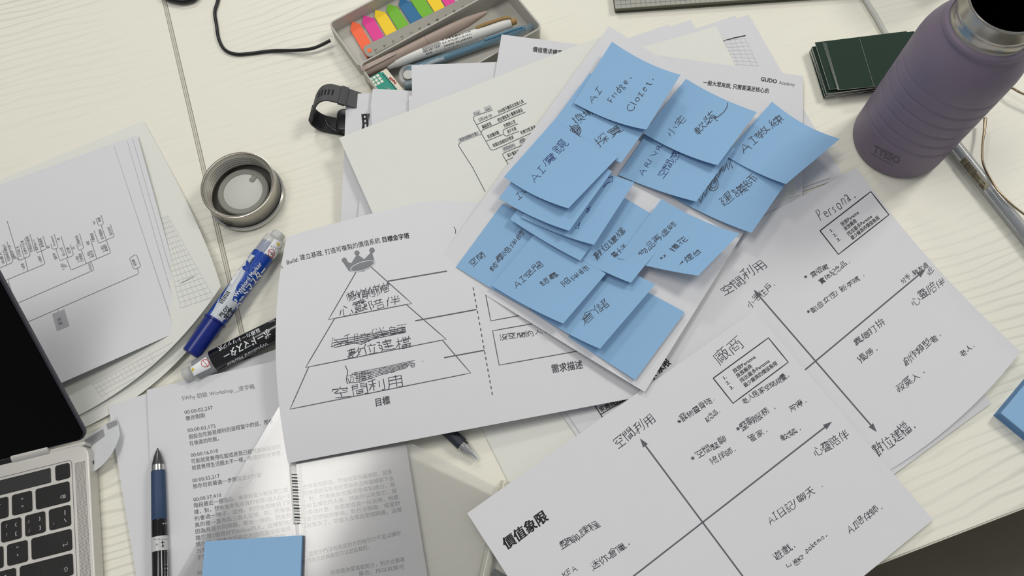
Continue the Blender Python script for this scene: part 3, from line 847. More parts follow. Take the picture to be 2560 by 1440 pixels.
write(o, s, [('小宅', Y2(430, 575), Y2(560, 430), (-20, -12)), ('軟裝', Y2(640, 560), Y2(790, 410), (-18, -17))], w=2.0,
      extra=[[Y2(*p) for p in ((872, 305), (870, 335), (845, 375), (810, 405), (770, 432), (795, 445))], [Y2(770, 432), Y2(778, 405)]])
o, s = note('blue note in the lower middle, its right corner curling up strongly', (1654, 497), (1849, 584), (1746, 689), (1544, 645), .0095, .010, .012, (-4, 7), (0, 4))
write(o, s, [('物品再造師', Z(1290, 545), Z(1525, 320), (-14, -14)), ('ex', Z(1420, 555), Z(1460, 530), (-8, -8)), ('擇花', Z(1500, 510), Z(1600, 420), (-14, -12)), ('煙台', Z(1590, 580), Z(1690, 500), (-12, -12))], w=1.9,
      extra=[[Z(1545, 590), Z(1565, 570)], [Z(1557, 570), Z(1566, 570), Z(1565, 582)]])

# sticky note pads
def pad(label, q, z0, z1, kind='bare'):
    P = [U(x, y, z1) for x, y in q]
    c = sum(P, Vector()) / 4
    r = thing('sticky_note_pad', label, 'sticky note pad', Vector((c.x, c.y, z0)))
    n = max(2, int((z1 - z0) / .0012)); 
    for k in range(n):
        a = z0 + (z1 - z0) * k / n; b = z0 + (z1 - z0) * (k + 1) / n - .00008
        j = Vector((random.uniform(-1, 1), random.uniform(-1, 1), 0)) * .0002
        prism('note_block', [p + j for p in P], a, b, STICKY_B if k < n - 1 else STICKY, r)
    return r
u0 = U(512, 1353, .019); u1 = U(754, 1338, .019); ud = (u1 - u0).normalized() * .076; un = Vector((ud.y, -ud.x, 0))
def px(P):
    q = RC.transposed() @ (P - CAM); return (1280 + FPX * q.x / -q.z, 720 - FPX * q.y / -q.z)
pad('blue sticky note pad at the bottom left, on the plastic sleeve', [px(u0), px(u0 + ud), px(u0 + ud + un), px(u0 + un)][::-1], .0145, .019)
v0 = U(2502, 1032, .011); v1 = U(2558, 965, .011); vd = (v1 - v0).normalized() * .076; vn = Vector((vd.y, -vd.x, 0))
pad('thick blue sticky note pad cut off by the right side of the picture', [px(v0), px(v0 + vd), px(v0 + vd + vn), px(v0 + vn)][::-1], 0, .011)

# ================================================================== left stack
cS = 'mind map print-outs stacked on the left'
s0c = [[U(-250, 560, .001), None, U(364, 308, .0008)], [None, None, U(482, 540, .0015)], [U(-20, 1150, .001), U(330, 1000, .0035), U(552, 758, .010)]]
S0, ss0 = sheet('paper_sheet', s0c, PAPER_W, None, 24, 24); tag(S0, 'lowest blank sheet of the left stack, its front edge just showing', 'paper')
s1c = [[U(-260, 555, .002), None, U(358, 302, .0018)], [None, None, U(478, 528, .006)], [U(-20, 1122, .002), U(312, 968, .007), U(552, 716, .026)]]
S1, ss1 = sheet('paper_sheet', s1c, PAPER_W, None, 24, 24); tag(S1, 'faint squared paper sheet curling up at its right corner, in the left stack', 'paper')
i = Ink(ss1)
def lattice(i, q, nu, nv, w=.9):
    q = [np.array(p, float) for p in q]
    for k in range(nu + 1): u = k / nu; i.line([q[0] * (1 - u) + q[1] * u, q[3] * (1 - u) + q[2] * u], w)
    for k in range(nv + 1): v = k / nv; i.line([q[0] * (1 - v) + q[3] * v, q[1] * (1 - v) + q[2] * v], w)
lattice(i, ((396, 548), (420, 540), (534, 742), (452, 770)), 6, 17)
lattice(i, ((232, 962), (452, 845), (470, 885), (262, 1000)), 20, 4)
i.build('grid_lines', mat('faint_grid', (200, 201, 204), .8), S1)
i = Ink(ss1); i.line([(452, 708), (486, 691)], 1.5); i.build('ruled_line', INKG, S1)
S2, ss2 = flat('blank sheet showing only as a sliver right of the mind map stack', (343, 337, .0075), (470, 795, .0075), .205, .29, z=(.005, .0075, .0075, .005), wob=0)
S2b, _ = flat('sheet with a thin printed border in the left stack', (330, 343, .0085), (462, 806, .0085), .207, .29, z=(.006, .0088, .0085, .006), wob=0)
S3, ss3 = flat('blank sheet directly under the top mind map of the left stack', (317, 351, .0095), (455, 824, .0095), .21, .29, z=(.007, .0103, .0095, .007), wob=0)
S4, ss4 = flat('top mind map sheet of the left stack with a tree diagram turned sideways', (283, 362, .0105), (440, 832, .0105), .21, .29, z=(.008, .0122, .0105, .008), wob=0)
def M5(x, y): return (x / 4, 440 + y / 4)
i = Ink(ss4)
for l in (((-60, 1375), (152, 1283), (930, 945), (938, 925), (908, 855)), ((-200, 1640), (330, 1438), (1380, 980), (1388, 965), (1372, 925)), ((578, 1335), (582, 1350)),
          ((-60, 1090), (30, 1055), (438, 885), (450, 872), (415, 755)), ((250, 825), (280, 950)), ((128, 785), (190, 840), (200, 842), (290, 805), (300, 792), (300, 780), (246, 625)),
          ((345, 680), (372, 768), (460, 730), (465, 712), (430, 600)), ((375, 615), (415, 755)), ((298, 580), (350, 755)), ((203, 680), (245, 825)),
          ((0, 920), (120, 868), (130, 850), (70, 655)), ((72, 450), (190, 842)), ((80, 1035), (155, 1283)), ((0, 960), (30, 1055)), ((30, 735), (72, 890)),
          ((1104, 485), (1143, 605), (1000, 670), (985, 668), (940, 545)), ((1012, 490), (1105, 760), (1100, 772), (720, 938), (708, 935), (668, 830)), ((1012, 390), (1035, 470), (1020, 490), (985, 493), (960, 425)),
          ((905, 630), (968, 828)), ((795, 575), (838, 718), (800, 742), (785, 738), (765, 682)), ((815, 740), (862, 872)), ((543, 580), (580, 705), (570, 725), (535, 732), (522, 722), (510, 675)), ((560, 730), (600, 848), (720, 800), (735, 785), (703, 685)), ((610, 600), (680, 822)),
          ((1300, 822), (1350, 787), (1368, 795), (1405, 895), (1400, 910), (1352, 930), (1335, 925), (1298, 830), (1300, 822))):
    i.line([M5(*p) for p in l], 1.5)
i.line([(290, 385), (300, 410)], 1.0)
i.build('branch_lines', INKG, S4)
i = Ink(ss4)
i.quad([M5(878, 870), M5(900, 862), M5(922, 935), M5(898, 945)], 2, 2); i.quad([M5(52, 1075), M5(82, 1065), M5(142, 1262), M5(108, 1275)], 2, 4)
i.quad([M5(522, 1380), M5(645, 1332), M5(695, 1500), M5(570, 1550)], 3, 3)
i.build('label_boxes', mat('grey_box_dark', (170, 171, 175), .7), S4)
i = Ink(ss4)
um = (-8.2, 2.4)
for t, a, b in (('設計思考', (1126, 590), (1098, 505)), ('動機', (1012, 455), (998, 410)), ('NO', (958, 480), (945, 445)), ('電子報服務認', (1040, 628), (1008, 530)), ('下鑽購買', (955, 660), (925, 568)),
                ('Ts 現在', (1052, 762), (1030, 692)), ('電商服務', (1082, 748), (1058, 682)), ('創業', (898, 685), (886, 648)), ('Ts 現在', (915, 822), (893, 755)), ('電信行業', (945, 808), (920, 742)),
                ('三更動時刻', (812, 700), (775, 592)), ('Ts 現在', (800, 860), (778, 795)), ('生產課經', (835, 855), (810, 770)), ('平台', (755, 728), (742, 702)), ('銀行', (500, 720), (490, 690)),
                ('Knusbend', (558, 697), (525, 600)), ('一個', (610, 650), (592, 618)), ('家人工程', (655, 795), (622, 712)), ('目標', (710, 772), (688, 710)), ('國家地', (575, 830), (548, 768)), ('Ts 現在', (650, 935), (628, 872)), ('客戶', (675, 908), (658, 878)),
                ('創業服務', (440, 708), (412, 620)), ('電源 hours 15', (385, 740), (345, 632)), ('空間設計服務', (332, 760), (280, 600)), ('社會中小企業', (275, 780), (230, 642)), ('大子作業三星', (218, 805), (185, 700)), ('Ts現場作', (425, 860), (400, 795)), ('Ts創業', (255, 932), (232, 870)),
                ('創辦基金會一人員', (160, 828), (100, 690)), ('社會創新計畫組(不', (105, 850), (50, 680)), ('消費人', (50, 878), (12, 755)), ('資源(組織有什麼)', (130, 1262), (70, 1075)), ('組織', (1370, 895), (1340, 830))):
    i.text(t, M5(*a), M5(*b), up=um, bold=.01)
i.text('專案', (158, 812), (151, 792), up=(-12, 4))
i.build('printed_text', INKM, S4)
i = Ink(ss2); i.line([(392, 500), (418, 590), (446, 690)], 1.2); i.fan([(415, 708), (422, 706), (419, 713)]); i.build('printed_marks', INKM, S2)

# small clear plastic tab by the laptop
tb, stb = sheet('plastic_tab', [[U(205, 1100, .002), U(250, 1070, .003), U(292, 1040, .004)], [None] * 3, [U(212, 1190, .006), U(268, 1150, .012), U(300, 1085, .010)]], mat('milky_plastic', (226, 228, 230), .25, alpha=.75), None, 12, 12)
tag(tb, 'milky plastic tab with a notch beside the laptop corner', 'plastic tab')
i = Ink(stb); i.quad([(266, 1060), (292, 1050), (294, 1062), (270, 1074)], 2, 2); i.quad([(212, 1100), (258, 1072), (262, 1090), (216, 1125)], 3, 3); i.build('notch', mat('notch_grey', (150, 150, 152), .6), tb)

# ================================================================== interview transcript
d2, sd2 = flat('lower page of the interview transcript, its left strip showing beside the blue gripped pen', (271, 1016, .002), (366, 984, .002), .21, .297, z=(.004, .004, .002, .002), wob=0)
dc = rect(U(367, 975, .006), U(695, 906, .006), .21, .297)
dc[0] = U(367, 975, .006); dc[1].z = .008; dc[2].z = .004; dc[3].z = .0042
DOC, sD = sheet('paper_sheet', [[dc[0], (dc[0] + dc[1]) * .5 + Vector((0, 0, .004)), dc[1]], [None] * 3, [dc[3], None, dc[2]]], PAPER, None, 20, 24)
tag(DOC, 'interview transcript page with time codes, half covered by a plastic sleeve', 'paper')
def D8(x, y): return (380 + x / 2.9767, 960 + y / 2.9767)
i = Ink(sD); i.text('5Why 訪談 Workshop__逐字稿', D8(225, 122), D8(768, 32), up=(-3.4, -13.5)); i.build('grey_heading', INKG, DOC)
i = Ink(sD)
ud_ = (-2.2, -12.8)
L1 = [('00:00:02,237', 243, 225, 455, 188, 1), ('像你剛剛', 252, 272, 398, 246, 0), ('00:00:03,175', 266, 360, 478, 324, 1), ('假設在吃飯是順利的過程當中的話，那在', 275, 410, 905, 288, 0), ('在後面的吃飯，', 280, 458, 522, 414, 0),
      ('00:00:16,018', 290, 545, 494, 508, 1), ('可能就是覺得吃飯或是我已經吃飯就是順利', 293, 592, 960, 480, 0), ('就是覺得生活圈太不一樣，或是說有些事情', 298, 640, 960, 528, 0), ('00:00:32,217', 302, 733, 506, 696, 1), ('那你目前最進一步階段是到什麼', 306, 778, 820, 690, 0),
      ('00:00:37,410', 310, 875, 518, 838, 1)]
BODY = ['階段最近一個階段，後來就是大概有兩三個人，我也有跟他聊過，然後就是有繼續聊，就是', '樣，對，然後後來我是真的有跟1個人在一起，他是覺得說沒有自在然後就沒有繼續聊下去', '約會過一陣子，這種，對然後就維持了兩三年，對，然後後來也覺得是有點緣分，是',
        '真的是一直見兩三個人這種，對，然後後來也比較主導型的人格，然後所以就是它，就', '因為真是共同興趣，都蠻一樣的，然後我覺得只要做什麼，他都會跟我一起去做，相處', '是它是1個很好的follow的人，這種對就是，就是我想做的事情，對方沒興趣，或是對', '講完了，然後也可能比方說就是沒有繼續，對我就要為了，這個人去開啟那個興趣，這樣', '方想就是說，就是說也沒有繼續聊，就是', '子對啊就可以試試看這樣啊。']
for t, x0, y0, x1, y1, n_ in L1: i.text(t, D8(x0, y0), D8(x1, y1), up=ud_, bold=.008)
for k, t in enumerate(BODY):
    x0, y0 = 313 + k * 2.4, 920 + k * 48.5
    x1 = {7: 1130, 8: 900}.get(k, 1790 + k * 12)
    i.text(t, D8(x0, y0), D8(x1, y0 - (x1 - x0) * .172), up=ud_, bold=.008)
for t, x0, y0, x1, y1 in (('00:01:02,114', 338, 1420, 545, 1385), ('，還是你們沒有就是對方的吸引力不足以讓你', 1130, 1290, 1855, 1120), ('覺得彼此的興趣是可以試試看的。', 1120, 1340, 1640, 1222), ('你就是你要喜歡對方，對方也要喜', 1330, 1420, 1885, 1318), ('集合，所以就是可', 1540, 1428, 1880, 1372)):
    i.text(t, D8(x0, y0), D8(x1, y1), up=ud_, bold=.008)
i.build('printed_text', INKM, DOC)

# white correction pen with bar code, under the sleeve
WHP = mat('white_plastic', (226, 226, 222), .35)
wp0 = U(733, 1130, .0098); wp1 = U(748, 1340, .0092); wd_ = (wp1 - wp0); wl = wd_.length
r_ = thing('pen', 'white barrelled pen with a bar code, under the clear plastic sleeve', 'pen', Vector((wp0.x, wp0.y, .004)))
ob = lathe('barrel', wp0 - wd_.normalized() * .05, wd_, [(0, 0), (.0005, .0045), (.05, .0053), (.05 + wl * .86, .0053), (.05 + wl * .87, .0047), (.05 + wl * .99, .0047), (.05 + wl, .004), (.05 + wl, 0)], WHP, r_, 28)
sb = Surf(ob)
i = Ink(sb, .0002)
for k in range(17):
    y = 1185 + k * 7.6; i.quad([(729 + k * .5, y), (749 + k * .5, y + 1), (749 + k * .5, y + 3 + (k % 3)), (729 + k * .5, y + 2 + (k % 3))], 3, 1)
i.build('bar_code', INK, r_)
lathe('tip', wp1, wd_, [(0, .0035), (.006, .003), (.012, .001), (.013, 0)], mat('grey_plastic', (120, 122, 124), .4), r_, 20)

# clear plastic sleeve
CLR = bpy.data.materials.new('clear_plastic_film'); CLR.use_nodes = True
nt = CLR.node_tree; nt.nodes.clear(); L = nt.links.new
out = nt.nodes.new('ShaderNodeOutputMaterial'); tr = nt.nodes.new('ShaderNodeBsdfTransparent'); df = nt.nodes.new('ShaderNodeBsdfDiffuse'); gl = nt.nodes.new('ShaderNodeBsdfGlossy')
tl_ = nt.nodes.new('ShaderNodeBsdfTranslucent'); tl_.inputs[0].default_value = (.97, .97, .97, 1)
df.inputs[0].default_value = (.95, .95, .93, 1); gl.inputs['Roughness'].default_value = .15; tr.inputs[0].default_value = (1, 1, 1, 1)
mt = nt.nodes.new('ShaderNodeMixShader'); mt.inputs[0].default_value = .5; L(df.outputs[0], mt.inputs[1]); L(tl_.outputs[0], mt.inputs[2])
m1 = nt.nodes.new('ShaderNodeMixShader'); m1.inputs[0].default_value = .12; L(tr.outputs[0], m1.inputs[1]); L(mt.outputs[0], m1.inputs[2])
fr = nt.nodes.new('ShaderNodeFresnel'); fr.inputs[0].default_value = 1.62
m2 = nt.nodes.new('ShaderNodeMixShader'); L(fr.outputs[0], m2.inputs[0]); L(m1.outputs[0], m2.inputs[1]); L(gl.outputs[0], m2.inputs[2]); L(m2.outputs[0], out.inputs[0])
fa = U(736, 955, .014); fc = rect(fa, U(1253, 1223, .012), .30, .22)
fc[0].z = .0150; fc[1].z = .0022; fc[2].z = .0022; fc[3].z = .006
FS, sF = sheet('plastic_sleeve', [[fc[0], (fc[0] + fc[1]) * .5 + Vector((0, 0, .0005)), fc[1]], [(fc[0] + fc[3]) * .5 + Vector((0, 0, .002)), sum(fc, Vector()) * .25 + Vector((0, 0, .0060)), None], [fc[3], (fc[3] + fc[2]) * .5 + Vector((0, 0, .006)), fc[2]]], CLR, None, 20, 20, th=.0001)
tag(FS, 'clear plastic sleeve lying over the transcript and the white pen', 'plastic sleeve')
i = Ink(sF, .0002)
i.line([np.array((606, 1188)) + np.array([math.cos(t) * 24, math.sin(t) * 26]) for t in np.linspace(-.9, 2.2, 18)], 1.8, step=8); i.build('thumb_notch', mat('film_edge', (205, 206, 206), .3), FS)

# ================================================================== whiteboard markers
CLEARP = mat('clear_plastic', (225, 228, 230), .12, alpha=.35, coat=.5)
FROST = mat('frosted_plastic', (205, 206, 204), .35, alpha=.8)
CHROME = mat('polished_steel', (200, 198, 193), .16, 1.0)
WHITE_PR = mat('white_print', (236, 238, 240), .5)
SILV = mat('silver_print', (196, 202, 208), .35)
RED_PR = mat('red_print', (196, 52, 56), .5)
YEL_PR = mat('yellow_print', (216, 190, 60), .5)
def S6(x, y): return (420 + x / 3.428, 540 + y / 3.428)
def marker(label, P0, P1, body, capm, cap_first, Lm=.131):
    d = (P1 - P0); r = thing('whiteboard_marker', label, 'marker', Vector(((P0.x + P1.x) / 2, (P0.y + P1.y) / 2, 0)))
    out = {}
    if cap_first:
        lathe('cap', P0, d, [(0, 0), (.0003, .0068), (.0012, .0078), (.028, .0088), (.0345, .0090), (.0345, .008)], capm, r, 40)
        lathe('cap_clip_lug', P0 + d.normalized() * .0335 , d, [(0, .0088), (.0005, .0101), (.002, .0101), (.0025, .009)], capm, r, 40)
        a, b = .035, .106
    else: a, b = .027, .105
    if cap_first:
        out['barrel'] = lathe('barrel', P0, d, [(a, .0082), (a + .0005, .0090), (a + .03, .0094), (b - .001, .0098), (b, .0096)], body, r, 48)
        lathe('ink_chamber', P0, d, [(b, .0090), (.118, .0088), (.1185, .006), (.1185, 0)], mat('ink_chamber_blue', (86, 104, 148), .3), r, 40)
        out['window'] = lathe('window', P0, d, [(b, .0097), (.124, .0095), (.1255, .0085), (.1258, .0066)], CLEARP, r, 48)
        lathe('end_plug', P0, d, [(.1255, .0064), (.1305, .0062), (.1315, .0055), (.1315, 0)], FROST, r, 32)
    else:
        lathe('end_plug', P0, d, [(0, 0), (0, .0058), (.001, .0064), (.007, .0066)], FROST, r, 32)
        lathe('ink_chamber', P0, d, [(.010, 0), (.010, .0065), (.011, .0088), (a, .0090)], mat('ink_chamber_black', (58, 60, 64), .3), r, 40)
        out['window'] = lathe('window', P0, d, [(.0068, .0068), (.0075, .0088), (.009, .0096), (a, .0098)], CLEARP, r, 48)
        out['barrel'] = lathe('barrel', P0, d, [(a, .0096), (a + .0005, .0100), (.09, .0098), (.1, .009), (.1, .0)], body, r, 48)
    out['root'] = r
    return out
mk = marker('blue whiteboard marker with a clear end, leaning against the pyramid chart', U(476, 886, .0165), U(699, 583, .0098), mat('marker_blue', (22, 66, 158), .22, coat=.3), mat('cap_blue', (12, 34, 118), .3), True)
sb = Surf(mk['barrel']); r_ = mk['root']
i = Ink(sb, .0001)
i.quad([S6(352, 862), S6(405, 780), S6(540, 905), S6(462, 950)], 8, 10); i.quad([S6(395, 795), S6(470, 640), S6(590, 760), S6(520, 870)], 8, 8); i.quad([S6(465, 655), S6(560, 500), S6(600, 570), S6(545, 740)], 6, 6)
i.quad([S6(548, 520), S6(692, 318), S6(745, 340), S6(592, 590)], 5, 8)
i.build('silver_panel', SILV, r_)
i = Ink(sb, .0002)
i.quad([S6(520, 570), S6(655, 345), S6(690, 360), S6(550, 585)], 4, 8); i.build('white_panel', WHITE_PR, r_)
i = Ink(sb, .00035)
i.fan([np.array(S6(668, 425)) + np.array([math.cos(t) * 9, math.sin(t) * 14]) for t in np.linspace(0, 6.28, 20)[:-1]])
i.fan([np.array(S6(497, 905)) + np.array([math.cos(t) * 9, math.sin(t) * 6]) for t in np.linspace(0, 6.28, 16)[:-1]]); i.build('blue_dot', mat('marker_blue'.replace('marker', 'print'), (24, 60, 150), .4), r_)
i = Ink(sb, .00035)
i.text('PILOT', S6(455, 866), S6(528, 782), up=(-10, -7), bold=.03)
i.text('中字', S6(508, 892), S6(575, 810), up=(-15, -11), bold=.02); i.line([S6(478, 868), S6(545, 785), S6(578, 808), S6(500, 915)], 1.5, closed=True)
i.text('JAPAN', S6(705, 415), S6(745, 362), up=(-6, -4), bold=.03)
for k in range(9): i.line([S6(440 + k * 8, 735 - k * 11), S6(470 + k * 8, 750 - k * 11)], 1.6 if k % 2 else 2.4, step=6)
for k in range(6): i.line([S6(545 + k * 9, 470 - k * 14), S6(560 + k * 9, 480 - k * 14)], 1, step=6)
i.build('black_print', INK, r_)
i = Ink(sb, .00035)
i.text('Wytebord Marker', S6(585, 700), S6(805, 415), up=(-12, -9), bold=.02)
i.text('ボードマスター', S6(600, 800), S6(862, 465), up=(-22, -17), bold=.035)
i.build('white_lettering', WHITE_PR, r_)
i = Ink(sb, .00035); i.text('ホワイトボードマーカー', S6(640, 575), S6(780, 398), up=(-7, -5)); i.build('pale_lettering', mat('pale_blue_print', (120, 150, 205), .5), r_)
sw = Surf(mk['window'])
i = Ink(sw, .0002); i.quad([S6(912, 196), S6(1003, 240), S6(895, 388), S6(808, 340)], 6, 6); i.build('warning_label', WHITE_PR, r_)
i = Ink(sw, .0004); i.quad([S6(820, 318), S6(895, 360), S6(882, 385), S6(806, 340)], 5, 2)
i.line([np.array(S6(884, 318)) + np.array([math.cos(t) * 8, math.sin(t) * 10]) for t in np.linspace(0, 6.28, 20)], 1.4, step=6); i.line([S6(862, 295), S6(905, 345)], 1.4, step=6); i.build('red_print', RED_PR, r_)
i = Ink(sw, .0004); i.fan([S6(930, 222), S6(962, 238), S6(938, 262)]); i.build('warning_triangle', YEL_PR, r_)
i = Ink(sw, .0004); i.text('キャップ', S6(875, 262), S6(948, 290), up=(2, -5)); i.text('注意', S6(875, 328), S6(898, 336), up=(3, -8)); i.build('small_print', INK, r_)

b0 = U(461, 941, .0102); b1 = U(760, 790, .0102); b1 = b0 + (b1 - b0).normalized() * .131
mb = marker('black whiteboard marker running under the pyramid chart', b0, b1, mat('marker_black', (18, 18, 20), .2, coat=.3), BLACKP, False)
sb = Surf(mb['barrel']); r_ = mb['root']
i = Ink(sb, .0002)
i.text('ボードマスター', S6(868, 965), S6(462, 1180), up=(9, 22), bold=.03)
i.text('直液カートリッジ式', S6(785, 962), S6(425, 1130), up=(5, 11), bold=.02)
i.text('Wytebord Marker', S6(850, 1080), S6(500, 1265), up=(4, 9), bold=.03)
i.text('直液式カートリ', S6(905, 868), S6(800, 905), up=(5, 11), bold=.01)
i.build('white_lettering', WHITE_PR, r_)
sw = Surf(mb['window'])
i = Ink(sw, .0002); i.quad([S6(192, 1300), S6(375, 1175), S6(425, 1270), S6(222, 1370)], 7, 6); i.build('warning_label', WHITE_PR, r_)
i = Ink(sw, .0004); i.quad([S6(335, 1205), S6(372, 1182), S6(412, 1262), S6(380, 1285)], 2, 5)
i.line([np.array(S6(320, 1262)) + np.array([math.cos(t) * 10, math.sin(t) * 9]) for t in np.linspace(0, 6.28, 20)], 1.4, step=6); i.line([S6(300, 1240), S6(345, 1290)], 1.4, step=6); i.build('red_print', RED_PR, r_)
i = Ink(sw, .0004); i.fan([S6(205, 1295), S6(232, 1315), S6(205, 1335)]); i.build('warning_triangle', YEL_PR, r_)

# ================================================================== pens
GRIP = mat('blue_rubber_grip', (44, 66, 98), .55)
p0 = U(394, 1120, .0102); p1 = U(401, 1440, .0106); d = p1 - p0
r_ = thing('pen', 'black click pen with a dark blue grip, lying on the transcript beside the laptop', 'pen', Vector((p0.x, p0.y, .004)))
lathe('tip', p0, d, [(0, 0), (.0002, .0005), (.0018, .0008), (.0019, .0013), (.003, .0014)], mat('tip_metal', (90, 90, 90), .25, 1), r_, 20)
lathe('cone', p0, d, [(.0028, .0016), (.006, .0028), (.0118, .0044), (.0142, .0048)], mat('smoked_cone', (96, 96, 96), .25, .7), r_, 32)
lathe('ring', p0, d, [(.0142, .0046), (.0142, .0050), (.0188, .0052), (.0188, .005)], CHROME, r_, 32)
lathe('grip', p0, d, [(.0188, .005), (.0192, .0054), (.038, .0056), (.0575, .0058), (.058, .0056)], GRIP, r_, 36)
ob = lathe('barrel', p0, d, [(.058, .0056), (.0585, .0059), (.135, .006), (.14, .0055), (.14, 0)], mat('gloss_black', (16, 16, 18), .18), r_, 40)
lathe('silver_band', p0, d, [(.0712, .006), (.0714, .0062), (.0822, .0062), (.0824, .006)], mat('band_silver', (196, 198, 196), .3), r_, 40)
lathe('push_button', p0, d, [(.14, .0035), (.148, .0035), (.149, 0)], CHROME, r_, 20)
sb = Surf(ob)
def V4(x, y): return (340 + x / 4, 1080 + y / 4)
i = Ink(sb, .0002)
i.line([V4(255, 1190), V4(258, 1440)], 1, step=10); i.line([V4(255, 1190), V4(315, 1188)], 1, step=10)
for k in range(18): i.line([V4(284, 1198 + k * 14), V4(318, 1198 + k * 14)], 1.4 if k % 3 else 2.2, step=6)
i.text('0.5', V4(262, 925), V4(306, 920), up=(0, -5)); i.build('white_print', WHITE_PR, r_)
i = Ink(Surf(bpy.data.objects[[c.name for c in r_.children if c.name.startswith('silver_band')][0]]), .0002)
i.line([V4(265, 1085), V4(266, 1150)], 1.8, step=6); i.line([V4(250, 1105), V4(282, 1102)], 1.8, step=6); i.line([V4(255, 1145), V4(266, 1152), V4(278, 1130)], 1.8, step=6); i.text('31', V4(195, 1135), V4(228, 1132), up=(0, -6))
for k in range(6): i.quad([V4(180 + k * 24, 1068), V4(192 + k * 24, 1068), V4(192 + k * 24, 1074), V4(180 + k * 24, 1074)], 1, 1)
i.build('band_marks', INK, r_)

p0 = U(1192, 1146, .0055); p1 = U(1080, 1040, .006); d = p1 - p0
r_ = thing('pen', 'pen with a dark navy grip, only its nose sticking out below the pyramid chart', 'pen', Vector((p0.x, p0.y, 0)))
lathe('tip', p0, d, [(0, 0), (.0003, .0006), (.004, .0009), (.006, .0018), (.0135, .0036)], mat('tip_metal', (90, 90, 90), .25, 1), r_, 24)
lathe('clear_nose', p0, d, [(-.0005, .0022), (.003, .0028), (.0135, .0046)], CLEARP, r_, 28)
lathe('ring', p0, d, [(.0135, .0044), (.0135, .0047), (.0165, .0048), (.0165, .0045)], CHROME, r_, 28)
lathe('grip', p0, d, [(.0165, .0045), (.017, .0052), (.05, .0054), (.05, .004)], mat('navy_grip', (40, 46, 58), .5), r_, 32)
lathe('barrel', p0, d, [(.05, .0050), (.14, .0050), (.14, 0)], BLACKP, r_, 32)

p0 = U(2366, 338, .0066); p1 = U(2560, 582, .0066); d = p1 - p0
r_ = thing('pen', 'clear barrelled gel pen at the right side, partly behind the bottle', 'pen', Vector((p0.x, p0.y, 0)))
lathe('refill', p0, d, [(0, 0), (0, .0026), (.125, .0026), (.125, 0)], mat('refill_tube', (176, 180, 186), .3), r_, 20)
ob = lathe('barrel', p0, d, [(0, .0), (0, .0050), (.001, .0060), (.075, .0060), (.14, .0060), (.145, .004), (.145, 0)], mat('clear_barrel', (190, 193, 196), .15, alpha=.55, coat=.5), r_, 36)
lathe('ink_column', p0, d, [(.0655, 0), (.0655, .0034), (.12, .0034), (.12, 0)], mat('dark_ink_column', (62, 78, 96), .3), r_, 20)
sb = Surf(ob)
def V5(x, y): return (2160 + x / 3.2727, 200 + y / 3.2727)
i = Ink(sb, .0002); i.quad([V5(780, 668), V5(830, 630), V5(1030, 870), V5(978, 908)], 4, 8); i.build('price_label', mat('label_kraft', (176, 166, 140), .6), r_)
i = Ink(sb, .0004)
for k, L_ in enumerate((1, .95, .7, .9, .5)):
    a = np.array(V5(786 + k * 9, 672 - k * 8)); b = np.array(V5(980 + k * 9, 904 - k * 8)); i.text('M1830A70ED2C4B8S3'[: int(16 * L_)], a, a + (b - a) * L_, up=(3, -3), bold=.03)
i.build('label_print', mat('brown_print', (72, 56, 40), .6), r_)

# eyeglasses
GOLD = mat('champagne_metal', (150, 134, 112), .25, 1)
g0 = U(2462, 300, .012)
r_ = thing('eyeglasses', 'thin wire framed eyeglasses behind the bottle, one temple crossing the clear pen', 'eyeglasses', Vector((g0.x, g0.y, 0)))
tube('temple', [U(2463, 296, .010), U(2461, 325, .010), U(2456, 365, .011), U(2457, 405, .0125), U(2472, 440, .014), U(2502, 484, .015), U(2560, 535, .014), U(2680, 610, .012)], lambda t: .0017 - .0007 * min(1, t * 4), GOLD, r_, 10)
tube('temple', [U(2470, 195, .010), U(2530, 220, .011), U(2562, 236, .012), U(2700, 290, .014)], .0011, GOLD, r_, 10)
E1 = U(2680, 610, .012); E2 = U(2700, 290, .014); ev = E2 - E1; ev.z = 0; el_ = ev.length; ev.normalize(); eo = Vector((ev.y, -ev.x, 0)) * .004
Ew = el_ * .215
for f_ in (.235, .765):
    c = E1 + ev * el_ * f_ + eo; c.z = .0205
    ring = [c + ev * Ew * math.cos(t) + Vector((0, 0, .0185)) * math.sin(t) for t in np.linspace(0, 6.2832, 25)]
    tube('rim', ring, .0009, GOLD, r_, 8, 2)
    mesh('lens', [c] + [c + (p - c) * .97 for p in ring[:-1]], [(0, k + 1, (k + 1) % 24 + 1) for k in range(24)], mat('lens_glass', (235, 238, 240), .03, alpha=.15), r_)
tube('bridge', [E1 + ev * el_ * .445 + eo + Vector((0, 0, .012)), E1 + ev * el_ * .5 + eo + Vector((0, 0, .016)), E1 + ev * el_ * .555 + eo + Vector((0, 0, .012))], .0009, GOLD, r_, 8)

# ================================================================== steel cap
c0 = U(619, 494, 0); Zu = Vector((0, 0, 1)); BR = mat('brushed_steel', (180, 174, 162), .22, .95, noise=(30, .06))
r_ = thing('bottle_cap', 'brushed steel screw cap lying open side up beside the left paper stack', 'bottle cap', c0)
lathe('base_ring', c0, Zu, [(0, 0), (0, .0335), (.0008, .0352), (.003, .0358), (.0048, .0352), (.0055, .0338)], CHROME, r_, 72)
lathe('groove', c0, Zu, [(.0050, .0339), (.0062, .0334)], mat('groove_black', (20, 20, 20), .5), r_, 72)
lathe('shell', c0, Zu, [(.0052, .0330), (.0062, .0336), (.0240, .0336), (.0256, .0340), (.0262, .0338), (.0264, .0332), (.0262, .0322), (.0256, .0318)], BR, r_, 72)
pr = [(.0256, .0318)]
for k in range(5):
    z = .0240 - k * .0032; pr += [(z, .0312), (z - .0012, .0300), (z - .002, .0300), (z - .0030, .0312)]
